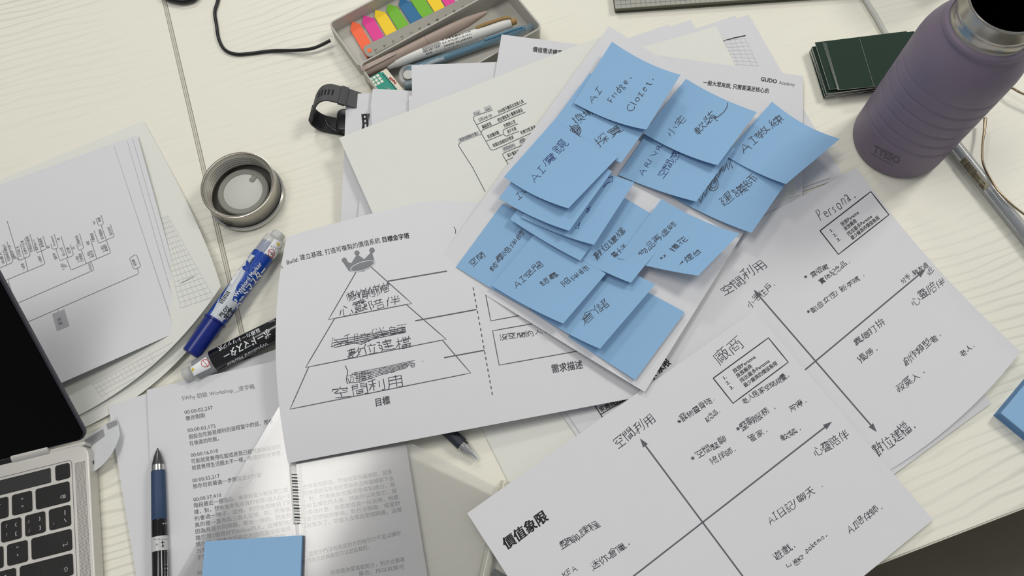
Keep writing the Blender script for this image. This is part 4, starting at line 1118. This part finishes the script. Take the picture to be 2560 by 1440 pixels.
pr += [(.006, .031)]
lathe('inner_thread', c0, Zu, pr, mat('inner_wall', (196, 192, 180), .35, .55), r_, 72)
lathe('seal_well', c0, Zu, [(.0065, .031), (.0065, 0)], mat('dark_well', (72, 70, 64), .5, .3), r_, 48)
lathe('silicone_seal', c0, Zu, [(.007, .0238), (.0118, .0238), (.0128, .0228), (.0128, .0185), (.012, .018)], mat('grey_silicone', (134, 134, 126), .6), r_, 64)
lathe('white_disc', c0, Zu, [(.0118, .0186), (.0122, .0180), (.0122, 0)], mat('white_disc', (196, 196, 190), .5), r_, 64)
t0 = U(634, 441, .0135); tn = (Vector((c0.x, c0.y, t0.z)) - t0).normalized(); ts = Vector((-tn.y, tn.x, 0))
prism('seal_tab', rrect(t0, ts, tn, -.0022, -.001, .0028, .0052, .0014, 4), .0121, .0132, MATS['grey_silicone'], r_, .0003, 2)

# ================================================================== water bottle
c0 = U(2243, 350, 0)
PUR = mat('lilac_coating', (122, 110, 127), .5, noise=(9, .10), bump=(900, .04), spec=.4)
r_ = thing('water_bottle', 'lilac insulated steel water bottle standing open at the top right', 'water bottle', c0)
R0 = .0425; seg = 144; prof = [(0, 0), (0, .038), (.0008, .0402), (.003, .0419), (.007, R0)] + [(.007 + .0012 * k, R0) for k in range(1, 99)]
zt = prof[-1][0]
prof += [(zt + .006, .0424), (zt + .012, .0419), (zt + .018, .0407), (zt + .023, .0392), (zt + .028, .0370), (zt + .032, .0350), (zt + .0345, .0336), (zt + .0355, .0338), (zt + .037, .0345), (zt + .0395, .0345), (zt + .041, .0334), (zt + .0415, .031)]
V = []; F = []
for z, rr in prof:
    for k in range(seg):
        a = 2 * math.pi * k / seg; r2 = rr
        if .028 < z < .125:
            s_ = z + .0085 * math.cos(a + 2.3); e_ = min(1, (z - .028) / .012, (.125 - z) / .012)
            ph = (s_ / .0145) % 1.0
            r2 = rr - .0017 * e_ * (math.exp(-((ph - .5) / .10) ** 2)) * max(0, min(1, .35 - math.cos(a + 2.0) * .9))
            s3 = z - .0085 * math.cos(a + 2.3) ; ph = (s3 / .0145) % 1.0
            r2 -= .0011 * e_ * math.exp(-((ph - .5) / .10) ** 2) * max(0, min(1, .3 + math.cos(a + 2.0)))
        V.append(c0 + Vector((math.cos(a) * r2, math.sin(a) * r2, z)))
for j in range(len(prof) - 1):
    for k in range(seg):
        q = (k + 1) % seg; F.append((j * seg + k, j * seg + q, (j + 1) * seg + q, (j + 1) * seg + k))
bd = mesh('body', V, F, PUR, r_, True)
zt += .041
lathe('neck', c0, Zu, [(zt - .001, .0322), (zt, .0312), (zt + .0015, .0300), (zt + .009, .0296), (zt + .0105, .0302), (zt + .0125, .0302), (zt + .014, .0294), (zt + .022, .0293), (zt + .0232, .0289), (zt + .0236, .0284), (zt + .0234, .0276), (zt + .022, .027)], mat('neck_steel', (176, 172, 164), .24, 1), r_, 96)
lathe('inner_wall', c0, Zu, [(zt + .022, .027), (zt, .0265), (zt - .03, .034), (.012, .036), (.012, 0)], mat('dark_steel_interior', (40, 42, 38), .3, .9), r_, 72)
sb = Surf(bd)
i = Ink(sb, .0002)
i.text('TYESO', V5(70, 588), V5(284, 690), up=(8, -24), bold=.045)
i.text('INSULATED BOTTLE', V5(50, 585 + 18), V5(240, 705), up=(1, -4), bold=0)
i.build('lettering', mat('engraved_grey', (92, 84, 94), .5), r_)

# ================================================================== green cards
GRN = mat('dark_green_card', (42, 60, 51), .7, spec=.15); CSD = mat('card_side', (214, 213, 206), .8)
rnd = random.Random(5); nC = 22
for k in range(nC):
    z = .0002 + k * .00078; u = k / (nC - 1)
    if k < 13: tl = (2023 + 13 * u + rnd.uniform(-1.5, 1.5), 131 - 26 * u + rnd.uniform(-1, 1)); dr = (252, -34 + rnd.uniform(-5, 5))
    elif k < 17: tl = (2038 + rnd.uniform(-2, 2), 106); dr = (252, -31)
    elif k < 21: tl = (2057 + (k - 17) * 2.5, 106); dr = (252, -31 + (k - 17) * 2)
    else: tl = (2149, 95); dr = (252, -24)
    A = U(*tl, z + .0007); B = U(tl[0] + dr[0], tl[1] + dr[1], z + .0007)
    q = rect(A, B, .09, .0545)[::-1]
    o = prism('green_card', q, z, z + .0007, [CSD, GRN])
    for f in o.data.polygons:
        if f.normal.z > .5 or f.normal.z < -.5: f.material_index = 1
    lab = {nC - 1: 'topmost dark green card, shifted right on the stack', nC - 2: 'dark green card just under the topmost one', nC - 3: 'dark green card third from the top of the stack'}.get(k, 'dark green card seen only by its edge in the stack')
    tag(o, lab, 'card', 'green cards stacked behind the bottle')

# ================================================================== notebook, cables, glass
n0 = U(1537, 34, 0); n1 = U(2034, 0, 0); nx = (n1 - n0).normalized(); ny = Vector((-nx.y, nx.x, 0))
r_ = thing('notebook', 'thick squared paper notebook at the top edge of the picture', 'notebook', n0)
prism('back_cover', rrect(n0, nx, ny, 0, 0, .25, .18, .002), 0, .0016, mat('notebook_cover', (92, 92, 80), .6), r_)
prism('page_block', rrect(n0, nx, ny, .001, .0012, .249, .179), .0017, .0068, mat('page_block', (128, 128, 112), .8, noise=(200, .1)), r_)
ob = prism('top_page', rrect(n0, nx, ny, 0, 0, .249, .179), .0069, .0076, mat('page_grey', (170, 168, 158), .8), r_)
i = Ink(Surf(ob))
for k in range(48): a = px(n0 + nx * (.006 + k * .005) + ny * .0005 + Zu * .0076); b = px(n0 + nx * (.006 + k * .005) + ny * .02 + Zu * .0076); i.line([a, b], 1)
for k in range(4): i.line([px(n0 + nx * .001 + ny * (.0045 + k * .005) + Zu * .0076), px(n0 + nx * .24 + ny * (.0045 + k * .005) + Zu * .0076)], 1)
i.build('grid_lines', INKG, r_)
BLK = mat('black_cable', (20, 20, 24), .35)
o = tube('cable', [U(x, y, z) for x, y, z in ((566, -110, .002), (552, -45, .002), (545, 0, .002), (537, 30, .0018), (541, 62, .0018), (547, 98, .0018), (562, 124, .0018), (588, 135, .0018), (622, 134, .0018), (680, 127, .002), (740, 126, .004), (785, 120, .007), (826, 101, .009))], .0017, BLK, None, 12, 10)
tag(o, 'thin black cable looping out from under the pencil case', 'cable')
o = tube('cable', [U(x, y, .004) for x, y in ((385, -60), (410, -12), (440, 1), (468, 1), (492, -12), (520, -70))], .0032, BLK, None, 12, 10)
tag(o, 'thick black cable just dipping into the top edge, left of the thin cable', 'cable')
o = tube('cable', [U(x, y, .0028) for x, y in ((2135, -60), (2163, -2), (2190, 42), (2214, 84), (2250, 140), (2300, 200))], .0026, mat('white_cable', (196, 196, 190), .4), None, 14, 10)
tag(o, 'white cable running behind the green cards', 'cable')
gc = U(2314, -72, 0)
o = lathe('drinking_glass', gc, Zu, [(0, 0), (0, .031), (.001, .033), (.004, .0335), (.09, .038), (.09, .0365), (.006, .032), (.006, 0)], mat('glass', (215, 218, 216), .05, alpha=.35), None, 48)
tag(o, 'clear drinking glass whose base just shows at the top edge', 'glass')

# ================================================================== smart band
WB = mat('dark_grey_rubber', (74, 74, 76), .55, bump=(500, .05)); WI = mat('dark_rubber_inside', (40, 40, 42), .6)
r_ = thing('fitness_band', 'dark grey rubber watch band standing in a loop beside the pencil case', 'watch', U(860, 300, 0))
e2 = (U(812, 262, .02) - U(822, 222, .02)).normalized() * .0185
def ribbon(name, pts, wv, th, m, n=8, slots=None):
    P = spline(pts, n); V = []; F = []
    for k, p in enumerate(P):
        t = (P[min(k + 1, len(P) - 1)] - P[max(k - 1, 0)]).normalized(); nn = t.cross(wv).normalized() * th
        V += [p, p + wv, p + wv - nn, p - nn]
    for k in range(len(P) - 1):
        a = 4 * k
        for q in range(4):
            if slots and q in (0, 2) and k in slots: continue
            F.append((a + q, a + (q + 1) % 4, a + 4 + (q + 1) % 4, a + 4 + q))
    F.append((3, 2, 1, 0)); a = 4 * (len(P) - 1); F.append((a, a + 1, a + 2, a + 3))
    o = mesh(name, V, F, m, r_, False)
    b = o.modifiers.new('b', 'BEVEL'); b.width = .0006; b.segments = 2
    return P
bp = [U(*q) for q in ((905, 232, .018), (876, 222, .024), (850, 214, .030), (824, 209, .034), (803, 216, .033), (789, 238, .027), (786, 262, .018))]
P1_ = ribbon('strap', bp, e2, .0022, WB)
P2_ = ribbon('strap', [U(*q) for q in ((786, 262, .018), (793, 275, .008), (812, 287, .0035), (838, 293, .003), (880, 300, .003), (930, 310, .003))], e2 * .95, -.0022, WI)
# slots drawn as recessed dark openings on the strap
for k in range(5):
    c = P1_[20 + k * 3 if 20 + k * 3 < len(P1_) else -2]; t = (P1_[21 + k * 3] - P1_[19 + k * 3]).normalized(); nn = t.cross(e2).normalized()
    if nn.z < 0: nn = -nn
    a = c + e2 * .34 + nn * .0002; bb = c + e2 * .66 + nn * .0002
    V = [a - t * .0007, a + t * .0007, bb + t * .0007, bb - t * .0007]; V += [v - nn * .001 for v in V]
    mesh('slot', V, [(0, 1, 2, 3), (4, 7, 6, 5), (0, 4, 5, 1), (1, 5, 6, 2), (2, 6, 7, 3), (3, 7, 4, 0)], mat('slot_black', (18, 18, 19), .8), r_)
ribbon('keeper_loop', [U(*q) for q in ((874, 219, .0262), (862, 215, .0292), (856, 213, .0305))], e2 * 1.06 , .0035, WB, 4)
q = [U(815, 296, .006), U(838, 322, .006)]
tube('buckle', [U(812, 296, .010), U(820, 312, .008), U(836, 325, .006), U(850, 330, .006)], .0012, mat('dark_metal', (70, 70, 74), .3, .9), r_, 8)
pb_ = rrect(U(872, 300, .008), Vector((1, 0, 0)), Vector((0, 1, 0)), -.012, -.013, .03, .012, .006)
prism('watch_case', pb_, .0032, .0105, mat('watch_case_black', (34, 34, 37), .3), r_, .002, 3, True)

# ================================================================== pencil case
MILK = mat('milky_case_plastic', (196, 193, 184), .38, alpha=.80, noise=(30, .03))
Ac = U(886, 162, .022); Cc = U(1357, 68, .022); Dc = U(980, 280, .022)
ex = (Cc - Dc); ex.z = 0; Lc = ex.length; ex.normalize(); ey = Vector((ex.y, -ex.x, 0))
o0 = Vector((Cc.x, Cc.y, 0)) - ex * Lc - ey * .0655
r_ = thing('pencil_case', 'milky plastic pencil case lying open with pens, ruler and page flags inside', 'pencil case', o0)
def tray(name, x0, y0, x1, y1, z1, t, rad, m, fl_=.0012):
    O = rrect(o0, ex, ey, x0, y0, x1, y1, rad, 6); I = rrect(o0, ex, ey, x0 + t, y0 + t, x1 - t, y1 - t, rad - t, 6)
    n = len(O); V = []; F = []
    for zz, LL in ((0.0002, O), (z1, O), (z1, I), (fl_, I)):
        V += [Vector((p.x, p.y, zz)) for p in LL]
    for j in range(3):
        for k in range(n): F.append((j * n + k, j * n + (k + 1) % n, (j + 1) * n + (k + 1) % n, (j + 1) * n + k))
    F.append(tuple(range(3 * n, 4 * n))); F.append(tuple(range(n - 1, -1, -1)))
    o = mesh(name, V, F, m, r_, True); o.data.set_sharp_from_angle(angle=.9); return o
tray('base_tray', 0, 0, Lc, .0655, .022, .0016, .006, MILK)
tray('lid', 0, -.0655, Lc, -.0010, .016, .0016, .006, MILK)
prism('hinge', rrect(o0, ex, ey, .004, -.0022, Lc - .004, .001), .0145, .0165, MILK, r_, .0004, 1)

def W2_(x, y): return (780 + x / 4, y / 4)
FC = {'orange': (255, 112, 70), 'pink': (232, 66, 152), 'yellow': (250, 212, 40), 'green': (118, 186, 48), 'blue': (44, 112, 158)}
FL = [('orange', (384, 300), (398, 213), (478, 240), (592, 430), (497, 490)), ('pink', (502, 225), (515, 154), (618, 182), (722, 368), (622, 410)), ('yellow', (626, 165), (632, 97), (735, 124), (845, 298), (736, 352)),
      ('green', (748, 110), (758, 40), (850, 66), (962, 235), (850, 290)), ('blue', (868, 50), (882, -22), (982, 14), (1087, 155), (968, 216)), ('green', (985, 0), (1000, -80), (1100, -55), (1205, 108), (1092, 165)),
      ('yellow', (1112, -60), (1128, -130), (1220, -110), (1318, 58), (1218, 102)), ('pink', (1228, -115), (1240, -180), (1330, -160), (1422, 0), (1330, 42))]
LBL = ['orange page flag at the left end of the row, beside the ruler hole', 'pink page flag next to the orange one', 'yellow page flag between the pink and the green one', 'green page flag left of the blue one',
       'blue page flag, the only blue one', 'green page flag right of the blue one', 'yellow page flag second from the right of the row', 'pink page flag at the right end of the row']
for k, (c, *P) in enumerate(FL):
    W_ = [U(*W2_(*p), .0035) for p in P]
    b1_ = W_[3] + (W_[3] - W_[2]).normalized() * .012; b2_ = W_[4] + (W_[3] - W_[2]).normalized() * .012
    W_ = [W_[0], W_[1], W_[2], b1_, b2_][::-1]
    o = prism('page_flag', W_, .0022, .0035, mat('flag_' + c, FC[c], .6)); tag(o, LBL[k], 'page flag', 'page flags lying in the lid of the pencil case')
# ruler
ra = U(*W2_(575, 505), .0065); rb = U(*W2_(1270, 165), .0065); rx = (rb - ra); rx.z = 0; rx.normalize(); ry = Vector((-rx.y, rx.x, 0))
ro = ra - rx * .0052 - ry * .0078
pr_ = rrect(Vector((ro.x, ro.y, 0)), rx, ry, 0, 0, .163, .0152, .005, 5)
RUL = prism('steel_ruler', pr_, .0058, .0066, mat('ruler_steel', (134, 132, 124), .45, .6), None, .0001, 1)
tag(RUL, 'steel ruler lying across the page flags in the pencil case lid', 'ruler')
sr = Surf(RUL); i = Ink(sr)
zr = .0066
def rp(x, y): return px(Vector((ro.x, ro.y, zr)) + rx * x + ry * y)
for k in range(151):
    x = .0095 + .153 - k * .001 if False else .0095 + k * .001
    L_ = .0035 if k % 5 else (.0045 if k % 10 else .0055)
    if x < .161: i.line([rp(x, .0152), rp(x, .0152 - L_ * .55)], 1.3, step=30); i.line([rp(x, 0.0), rp(x, L_ * .45)], 1.0, step=30)
for k in range(15):
    x = .0105 + k * .01
    i.text(str(15 - k), rp(x + .0022, .0062), rp(x - .0012, .0062), up=tuple(np.array(rp(0, 0)) - np.array(rp(0, .0038))), bold=.01)
i.build('markings', mat('ruler_marks', (36, 35, 33), .6), RUL)
hc = Vector((ra.x, ra.y, 0)); i = Ink(sr, .0002)
hp = [px(Vector((ra.x, ra.y, zr)) + rx * math.cos(t) * .0024 + ry * math.sin(t) * .0024) for t in np.linspace(0, 6.28, 20)[:-1]]
i.fan(hp); i.build('hole', mat('flag_orange', FC['orange']), RUL)

# pens in the tray
TAUPE = mat('taupe_plastic', (166, 148, 136), .35)
a = U(912, 181, .0165); b = U(1216, 31, .0200); d = b - a; L_ = d.length
t_ = thing('pen', 'taupe click pen with a pointed end, nearest to the ruler', 'pen', Vector((a.x, a.y, .0015)))
lathe('barrel', a, d, [(-.001, 0), (-.001, .0040), (.001, .0050), (.02, .0056), (L_ * .5, .0058), (L_ - .04, .0056), (L_ - .022, .0049), (L_ - .008, .0030), (L_ - .002, .0020), (L_, .0017), (L_, 0)], TAUPE, t_, 40)
lathe('joint_ring', a, d, [(L_ * .5, .00575), (L_ * .5 + .0001, .0059), (L_ * .5 + .0006, .0059), (L_ * .5 + .0007, .00575)], mat('taupe_dark', (140, 124, 113), .4), t_, 40)
ds, ss_, us_ = frame(d)
c1 = a + us_ * .0056
V = []
for x, wd2, h in ((-.002, .0030, .0005), (.004, .0032, .0012), (.030, .0028, .0012), (.036, .002, .0004)):
    for s1_, h1 in ((-1, -.001), (-1, h), (1, h), (1, -.001)): V.append(c1 + ds * x + ss_ * s1_ * wd2 * .8 + us_ * h1)
mesh('clip', V, [(4 * k + q, 4 * k + (q + 1) % 4, 4 * k + 4 + (q + 1) % 4, 4 * k + 4 + q) for k in range(3) for q in range(4)] + [(3, 2, 1, 0), (12, 13, 14, 15)], TAUPE, t_)

a = U(966, 163, .0145); b = U(1286, 53, .0165); d = b - a; L_ = d.length
t_ = thing('pen', 'white pen with a tan clip and a bar code, in the pencil case', 'pen', Vector((a.x, a.y, .0015)))
ob = lathe('barrel', a, d, [(0, .0), (0, .0038), (.0004, .0046), (.0085, .0050), (.0087, .0054), (L_ - .02, .0054), (L_ - .0045, .0052), (L_ - .004, .004)], WHP, t_, 40)
TAN = mat('tan_plastic', (168, 136, 86), .35)
lathe('push_button', a, d, [(L_ - .0055, .0050), (L_ - .004, .0050), (L_ - .0035, .0034), (L_ + .0015, .0034), (L_ + .002, .0028), (L_ + .002, 0)], TAN, t_, 28)
ds, ss_, us_ = frame(d)
V = []; cl = [(L_ - .040, .0004, .0058), (L_ - .038, .0022, .0070), (L_ - .030, .0030, .0076), (L_ - .012, .0026, .0074), (L_ - .006, .0036, .0066), (L_ - .003, .0036, .0060)]
cu_ = (us_ * .8 - ss_ * .6).normalized() if (us_ * .8 - ss_ * .6).y > (us_ * .8 + ss_ * .6).y else (us_ * .8 + ss_ * .6).normalized()
cw_ = ds.cross(cu_)
for x, wd2, h in cl:
    for s1_, h1 in ((-1, h - .0018), (-1, h), (1, h), (1, h - .0018)): V.append(a + ds * x + cw_ * s1_ * wd2 + cu_ * h1)
o = mesh('clip', V, [(4 * k + q, 4 * k + (q + 1) % 4, 4 * k + 4 + (q + 1) % 4, 4 * k + 4 + q) for k in range(len(cl) - 1) for q in range(4)] + [(3, 2, 1, 0), (20, 21, 22, 23)], TAN, t_)
bv = o.modifiers.new('b', 'BEVEL'); bv.width = .0006; bv.segments = 2
sb = Surf(ob); i = Ink(sb, .0002)
for k in range(26):
    x = 1098 + k * 7; y = 482 - k * 2.6
    i.quad([W2_(x, y), W2_(x + (4 if k % 3 else 2), y - 1), W2_(x + 12 + (4 if k % 3 else 2), y + 28), W2_(x + 12, y + 29)], 1, 2)
for k, (t, x0, y0, x1, y1) in enumerate((('4901681 3245', 1112, 528, 1285, 465), ('インキ色表示シール', 1300, 412, 1590, 318), ('0.5 ゲルボールペン', 1305, 440, 1600, 345), ('MADE IN JAPAN', 1320, 470, 1600, 378), ('◀ PUSH', 1140, 548, 1205, 525), ('・・・・・・', 1230, 520, 1480, 455))):
    i.text(t, W2_(x0, y0), W2_(x1, y1), up=(-1.5, -5), bold=.02)
i.build('black_print', INK, t_)

TB = mat('clear_blue_plastic', (140, 180, 200), .15, alpha=.45, coat=.6)
a = U(1340, 62, .009); b = U(1050, 166, .008); d = b - a
t_ = thing('pen', 'slim see-through blue pen, lowest of the pens in the pencil case', 'pen', Vector((a.x, a.y, .0015)))
lathe('barrel', a, d, [(.0, 0), (.0, .0030), (.001, .0036), (.0085, .0036), (.009, .0028), (.012, .0028), (.0125, .0036), (.019, .0038), (.02, .0042), (.135, .0042), (.14, .002), (.14, 0)], TB, t_, 32)
lathe('refill', a, d, [(.012, 0), (.012, .0018), (.135, .0018), (.135, 0)], mat('blue_refill', (66, 120, 158), .3), t_, 16)
ds, ss_, us_ = frame(d)
tube('clip', [a + ds * .014 + us_ * .0042, a + ds * .03 + us_ * .0050, a + ds * .055 + us_ * .0046], .0011, mat('clear_blue_clip', (96, 148, 178), .2), t_, 8)
a = U(1110, 146, .012); b = U(1060, 166, .012)
tube('spare_clip', [a, (a + b) * .5 + Zu * .001, b], .0016, CLEARP, t_, 8)

# correction tape and small blue-grey piece in the tray
c = U(1022, 187, .010)
t_ = thing('correction_tape', 'clear correction tape nose beside the eraser', 'correction tape', Vector((c.x, c.y, .0015)))
tube('shell', [c + Vector((.008 * math.cos(t), .010 * math.sin(t), 0)) for t in np.linspace(0, 6.283, 12)], .0022, CLEARP, t_, 10)
lathe('spool', c - Zu * .003, Zu, [(0, 0), (0, .0055), (.004, .0055), (.004, .002), (.004, 0)], mat('pale_grey_plastic', (190, 190, 184), .3), t_, 24)
c = U(1026, 214, .009)
o = lathe('glue_cap', c - Vector((.006, .001, 0)), Vector((1, .2, 0)), [(0, 0), (.0002, .0040), (.001, .0048), (.012, .0050), (.0125, 0)], mat('blue_grey_plastic', (120, 138, 146), .3), None, 24)
tag(o, 'small blue-grey cap under the correction tape', 'cap')

# eraser
e = [U(x, y, .0175) for x, y in ((917, 198), (966, 170), (1020, 238), (972, 266))]
t_ = thing('eraser', 'white eraser in a teal chequered paper sleeve', 'eraser', Vector((e[0].x, e[0].y, .0015)))
prism('rubber', [p for p in e][::-1], .002, .0172, mat('eraser_white', (224, 222, 206), .7), t_, .001, 2)
ob = prism('sleeve', [p for p in [e[0], e[1], e[2], e[3]]][::-1], .0018, .0175, mat('sleeve_cream', (226, 220, 200), .55), t_, .0006, 2)
sb = Surf(ob); i = Ink(sb, .00015)
i.quad([W2_(556, 792), W2_(700, 708), W2_(900, 950), W2_(760, 1036)], 24, 24); i.build('teal_print', mat('teal_print', (26, 146, 126), .5), t_)
i = Ink(sb, .0003)
ga = np.array(W2_(570, 790)); gx = (np.array(W2_(660, 742)) - ga) / 2.85; gy = (np.array(W2_(622, 860)) - ga) / 2.6
for u in range(3):
    for v in range(3):
        p = ga + gx * u * 1.06 + gy * v * 1.05 - np.array([0, 0]); i.quad([p, p + gx * .8, p + gx * .8 + gy * .8, p + gy * .8], 1, 1)
i.text('SOFT', W2_(812, 905), W2_(708, 852), up=(10, 10), bold=.03); i.build('white_squares', mat('cream_print', (235, 232, 214), .6), t_)
i = Ink(sb, .0003); i.text('Pentel', W2_(848, 822), W2_(780, 768), up=(0, 0) if False else (-6, 9), bold=.05); i.build('red_lettering', RED_PR, t_)
i = Ink(sb, .0003)
for k in range(9): p = np.array(W2_(708 + k * 15, 748 + k * 17)); i.quad([p, p + (2.5, -1.5), p + (4, 1), p + (1.5, 2.5)], 1, 1)
i.build('dark_dashes', INK, t_)

# ================================================================== laptop
xa = math.radians(14); lx = Vector((math.cos(xa), math.sin(xa), 0)); ly = Vector((-lx.y, lx.x, 0))
ZT = .0150
oc = U(470 / 2.183, 780 + 720 / 2.183, ZT); oc.z = 0
ALU = mat('brushed_aluminium', (206, 203, 197), .42, .35, noise=(40, .05)); KEY = mat('key_black', (40, 39, 39), .45, noise=(60, .25), bump=(400, .1), spec=.25)
r_ = thing('laptop', 'silver laptop open at the left edge, its screen dark', 'laptop', Vector((oc.x, oc.y, 0)))
prism('base', rrect(oc, lx, ly, -.302, -.212, .0015, .0015, .011, 8), .0015, ZT, ALU, r_, .0012, 3)
prism('rear_block', rrect(oc, lx, ly, -.0300, -.0005, -.001, .0030, .001, 3), .003, ZT - .0002, ALU, r_, .0004, 1)
def lp(x, y, z=ZT): return oc + lx * x / 1000 + ly * y / 1000 + Zu * z
def key(x0, y0, x1, y1, legends=(), z=.0010, r=.0018, m=KEY):
    k = prism('key', rrect(oc, lx, ly, x0 / 1000, y0 / 1000, x1 / 1000, y1 / 1000, r, 4), ZT + .00005, ZT + z, m, r_, .0004, 2)
    if legends:
        s_ = Surf(k); i = Ink(s_, .0001)
        for t, cx, cy, h in legends:
            if isinstance(t, str):
                w_ = h * (.55 if ord(t[0]) < 255 else .9) * len(t)
                a = px(lp(cx - w_ / 2, cy - h * .35, ZT + z)); b = px(lp(cx + w_ / 2, cy - h * .35, ZT + z)); u = np.array(px(lp(cx - w_ / 2, cy + h * .65, ZT + z))) - np.array(a)
                i.text(t, a, b, up=tuple(u), bold=.01)
            else:
                for l in t: i.line([px(lp(cx + x * h, cy + y * h, ZT + z)) for x, y in l], 1.3, step=6)
        i.build('legend', mat('key_legend', (190, 190, 188), .5), k)
    return k
key(-270, -24.5, -29.5, -12.5, z=.0004, r=.001, m=mat('touch_bar_glass', (52, 52, 52), .25)); key(-25.6, -24.5, -14, -12)
row = -27
key(-42, -43.5, -14.8, row, [([[(-1, -.7), (1, -.7), (1, .7), (-1, .7), (-1.8, 0), (-1, -.7)], [(-.5, -.35), (.5, .35)], [(-.5, .35), (.5, -.35)]], -19.5, -38.5, 1.5)])
key(-61, -43.5, -45, row, [('+', -52.5, -32, 4), ('=', -52.5, -38, 4)]); key(-80, -43.5, -64, row, [('–', -71.5, -32, 4), ('_', -71.5, -39, 4)])
for k in range(4): key(-99 - 19 * k, -43.5, -83 - 19 * k, row, [(str(9 - k if k else 0), -91 - 19 * k, -35, 4)])
row = -46
key(-32, -62.5, -14.8, row, [('|', -19, -51, 4), ('\\', -19, -57.5, 4), ('、', -27, -57, 4)]); key(-51, -62.5, -35, row, [('』', -47, -51, 3.5), ('}', -39, -51, 3.5), ('」', -47, -58, 3.5), (']', -39, -58, 3.5)])
key(-70, -62.5, -54, row, [('『', -66, -51, 3.5), ('{', -58, -51, 3.5), ('「', -66, -58, 3.5), ('[', -58, -58, 3.5)])
for k, t in enumerate('POIU'): key(-89 - 19 * k, -62.5, -73 - 19 * k, row, [(t, -81 - 19 * k, -54, 4)])
row = -65
key(-46.5, -81.5, -14.8, row, [([[(1, 1), (1, 0), (-1, 0), (-.5, .5)], [(-1, 0), (-.5, -.5)]], -20, -76.5, 1.8)]); key(-65.5, -81.5, -49.5, row, [('"', -57, -70, 4), ("'", -57, -76, 4)])
for k, t in enumerate((';', 'L', 'K', 'J')): key(-84.5 - 19 * k, -81.5, -68.5 - 19 * k, row, [(t, -76.5 - 19 * k, -73, 4)])
row = -84
key(-56, -100.5, -14.8, row, [([[(-.5, -1), (.5, -1), (.5, 0), (1, 0), (0, 1), (-1, 0), (-.5, 0), (-.5, -1)]], -20, -95, 1.6)]); key(-75, -100.5, -59, row, [('?', -67, -89, 4), ('/', -67, -95, 4)])
for k, t in enumerate(('>', '<', 'M')): key(-94 - 19 * k, -100.5, -78 - 19 * k, row, [(t, -86 - 19 * k, -92, 4)])
row = -103
key(-33, -119, -14.8, row); key(-52, -119, -36, row); key(-71, -119, -55, row)
# keyboard well outline and speaker holes
sbase = Surf(bpy.data.objects[[c.name for c in r_.children if c.name.startswith('base')][0]])
i = Ink(sbase, .00012); i.line([px(lp(x, y)) for x, y in ((-275, -10.2), (-15, -10.2), (-13, -11), (-12.4, -13), (-12.4, -125))], 1.4, step=40); i.build('keyboard_well_edge', mat('well_edge', (110, 108, 106), .5), r_)
V = []; F = []
for a in range(9):
    for b in range(118):
        c = lp(-9.6 + a * .95, -14 - b * .95, ZT + .0001); h = .00028; n = len(V)
        V += [c - lx * h - ly * h, c + lx * h - ly * h, c + lx * h + ly * h, c - lx * h + ly * h]; F.append((n, n + 1, n + 2, n + 3))
o = mesh('speaker_grille', V, F, mat('speaker_hole', (96, 94, 90), .7), r_); o['kind'] = 'stuff'
lathe('headphone_jack', lp(1.55, -15, .0075), lx, [(0, 0), (.0001, .0018), (.0003, .0018)], mat('jack_black', (14, 14, 14), .4), r_, 16)
# screen
th = math.radians(133); up_s = ly * -math.cos(th) + Zu * math.sin(th); nrm = lx.cross(up_s)
hp0 = lp(2.0, 3.0, .0155)
def slab(name, x0, x1, y0, y1, t0, t1, m, rad):
    pts = rrect(Vector((0, 0, 0)), Vector((1, 0, 0)), Vector((0, 1, 0)), x0, y0, x1, y1, rad, 6)
    o = prism(name, pts, t0, t1, m, None, .0006, 2)
    M = Matrix((( lx.x, up_s.x, nrm.x, hp0.x), (lx.y, up_s.y, nrm.y, hp0.y), (lx.z, up_s.z, nrm.z, hp0.z), (0, 0, 0, 1)))
    o.data.transform(M); o.parent = r_; o.matrix_parent_inverse = Matrix.Translation(r_.location).inverted(); return o
slab('screen_shell', -.302, .0008, .001, .212, -.0045, 0, mat('screen_shell_grey', (70, 70, 78), .4, .5), .008)
slab('screen_glass', -.3005, -.0008, .0025, .2105, .00005, .0006, mat('screen_glass', (3, 3, 4), .08, spec=.12), .007)
lathe('hinge_bar', lp(-276, 4.0, .0125), lx, [(0, 0), (0, .0048), (.216, .0048), (.216, 0)], BLACKP, r_, 20)
lathe('hinge_bar', lp(-60, 4.0, .0128), lx, [(0, 0), (0, .0052), (.030, .0052), (.030, 0)], ALU, r_, 20)

# ================================================================== things peeking out left of the lower quadrant chart
a = U(1265, 1203, .0052); b = U(1206, 1462, .0052); d = b - a
t_ = thing('pen', 'clear blue ink pen mostly under the left corner of the lower quadrant chart', 'pen', Vector((a.x, a.y, 0)))
lathe('barrel', a, d, [(0, 0), (0, .0040), (.001, .0048), (.12, .0050), (.12, 0)], mat('clear_warm_plastic', (222, 220, 200), .2, alpha=.5, coat=.5), t_, 28)
lathe('refill', a, d, [(.045, 0), (.045, .0030), (.108, .0030), (.108, 0)], mat('strong_blue', (44, 66, 150), .35), t_, 18)
A = U(1236, 1420, .0012); q = rect(A, U(1300, 1460, .0012), .09, .054)[::-1]
o = prism('green_card', q, .0002, .0012, [CSD, GRN])
for f in o.data.polygons:
    if abs(f.normal.z) > .5: f.material_index = 1
tag(o, 'single dark green card under the left corner of the lower quadrant chart', 'card')
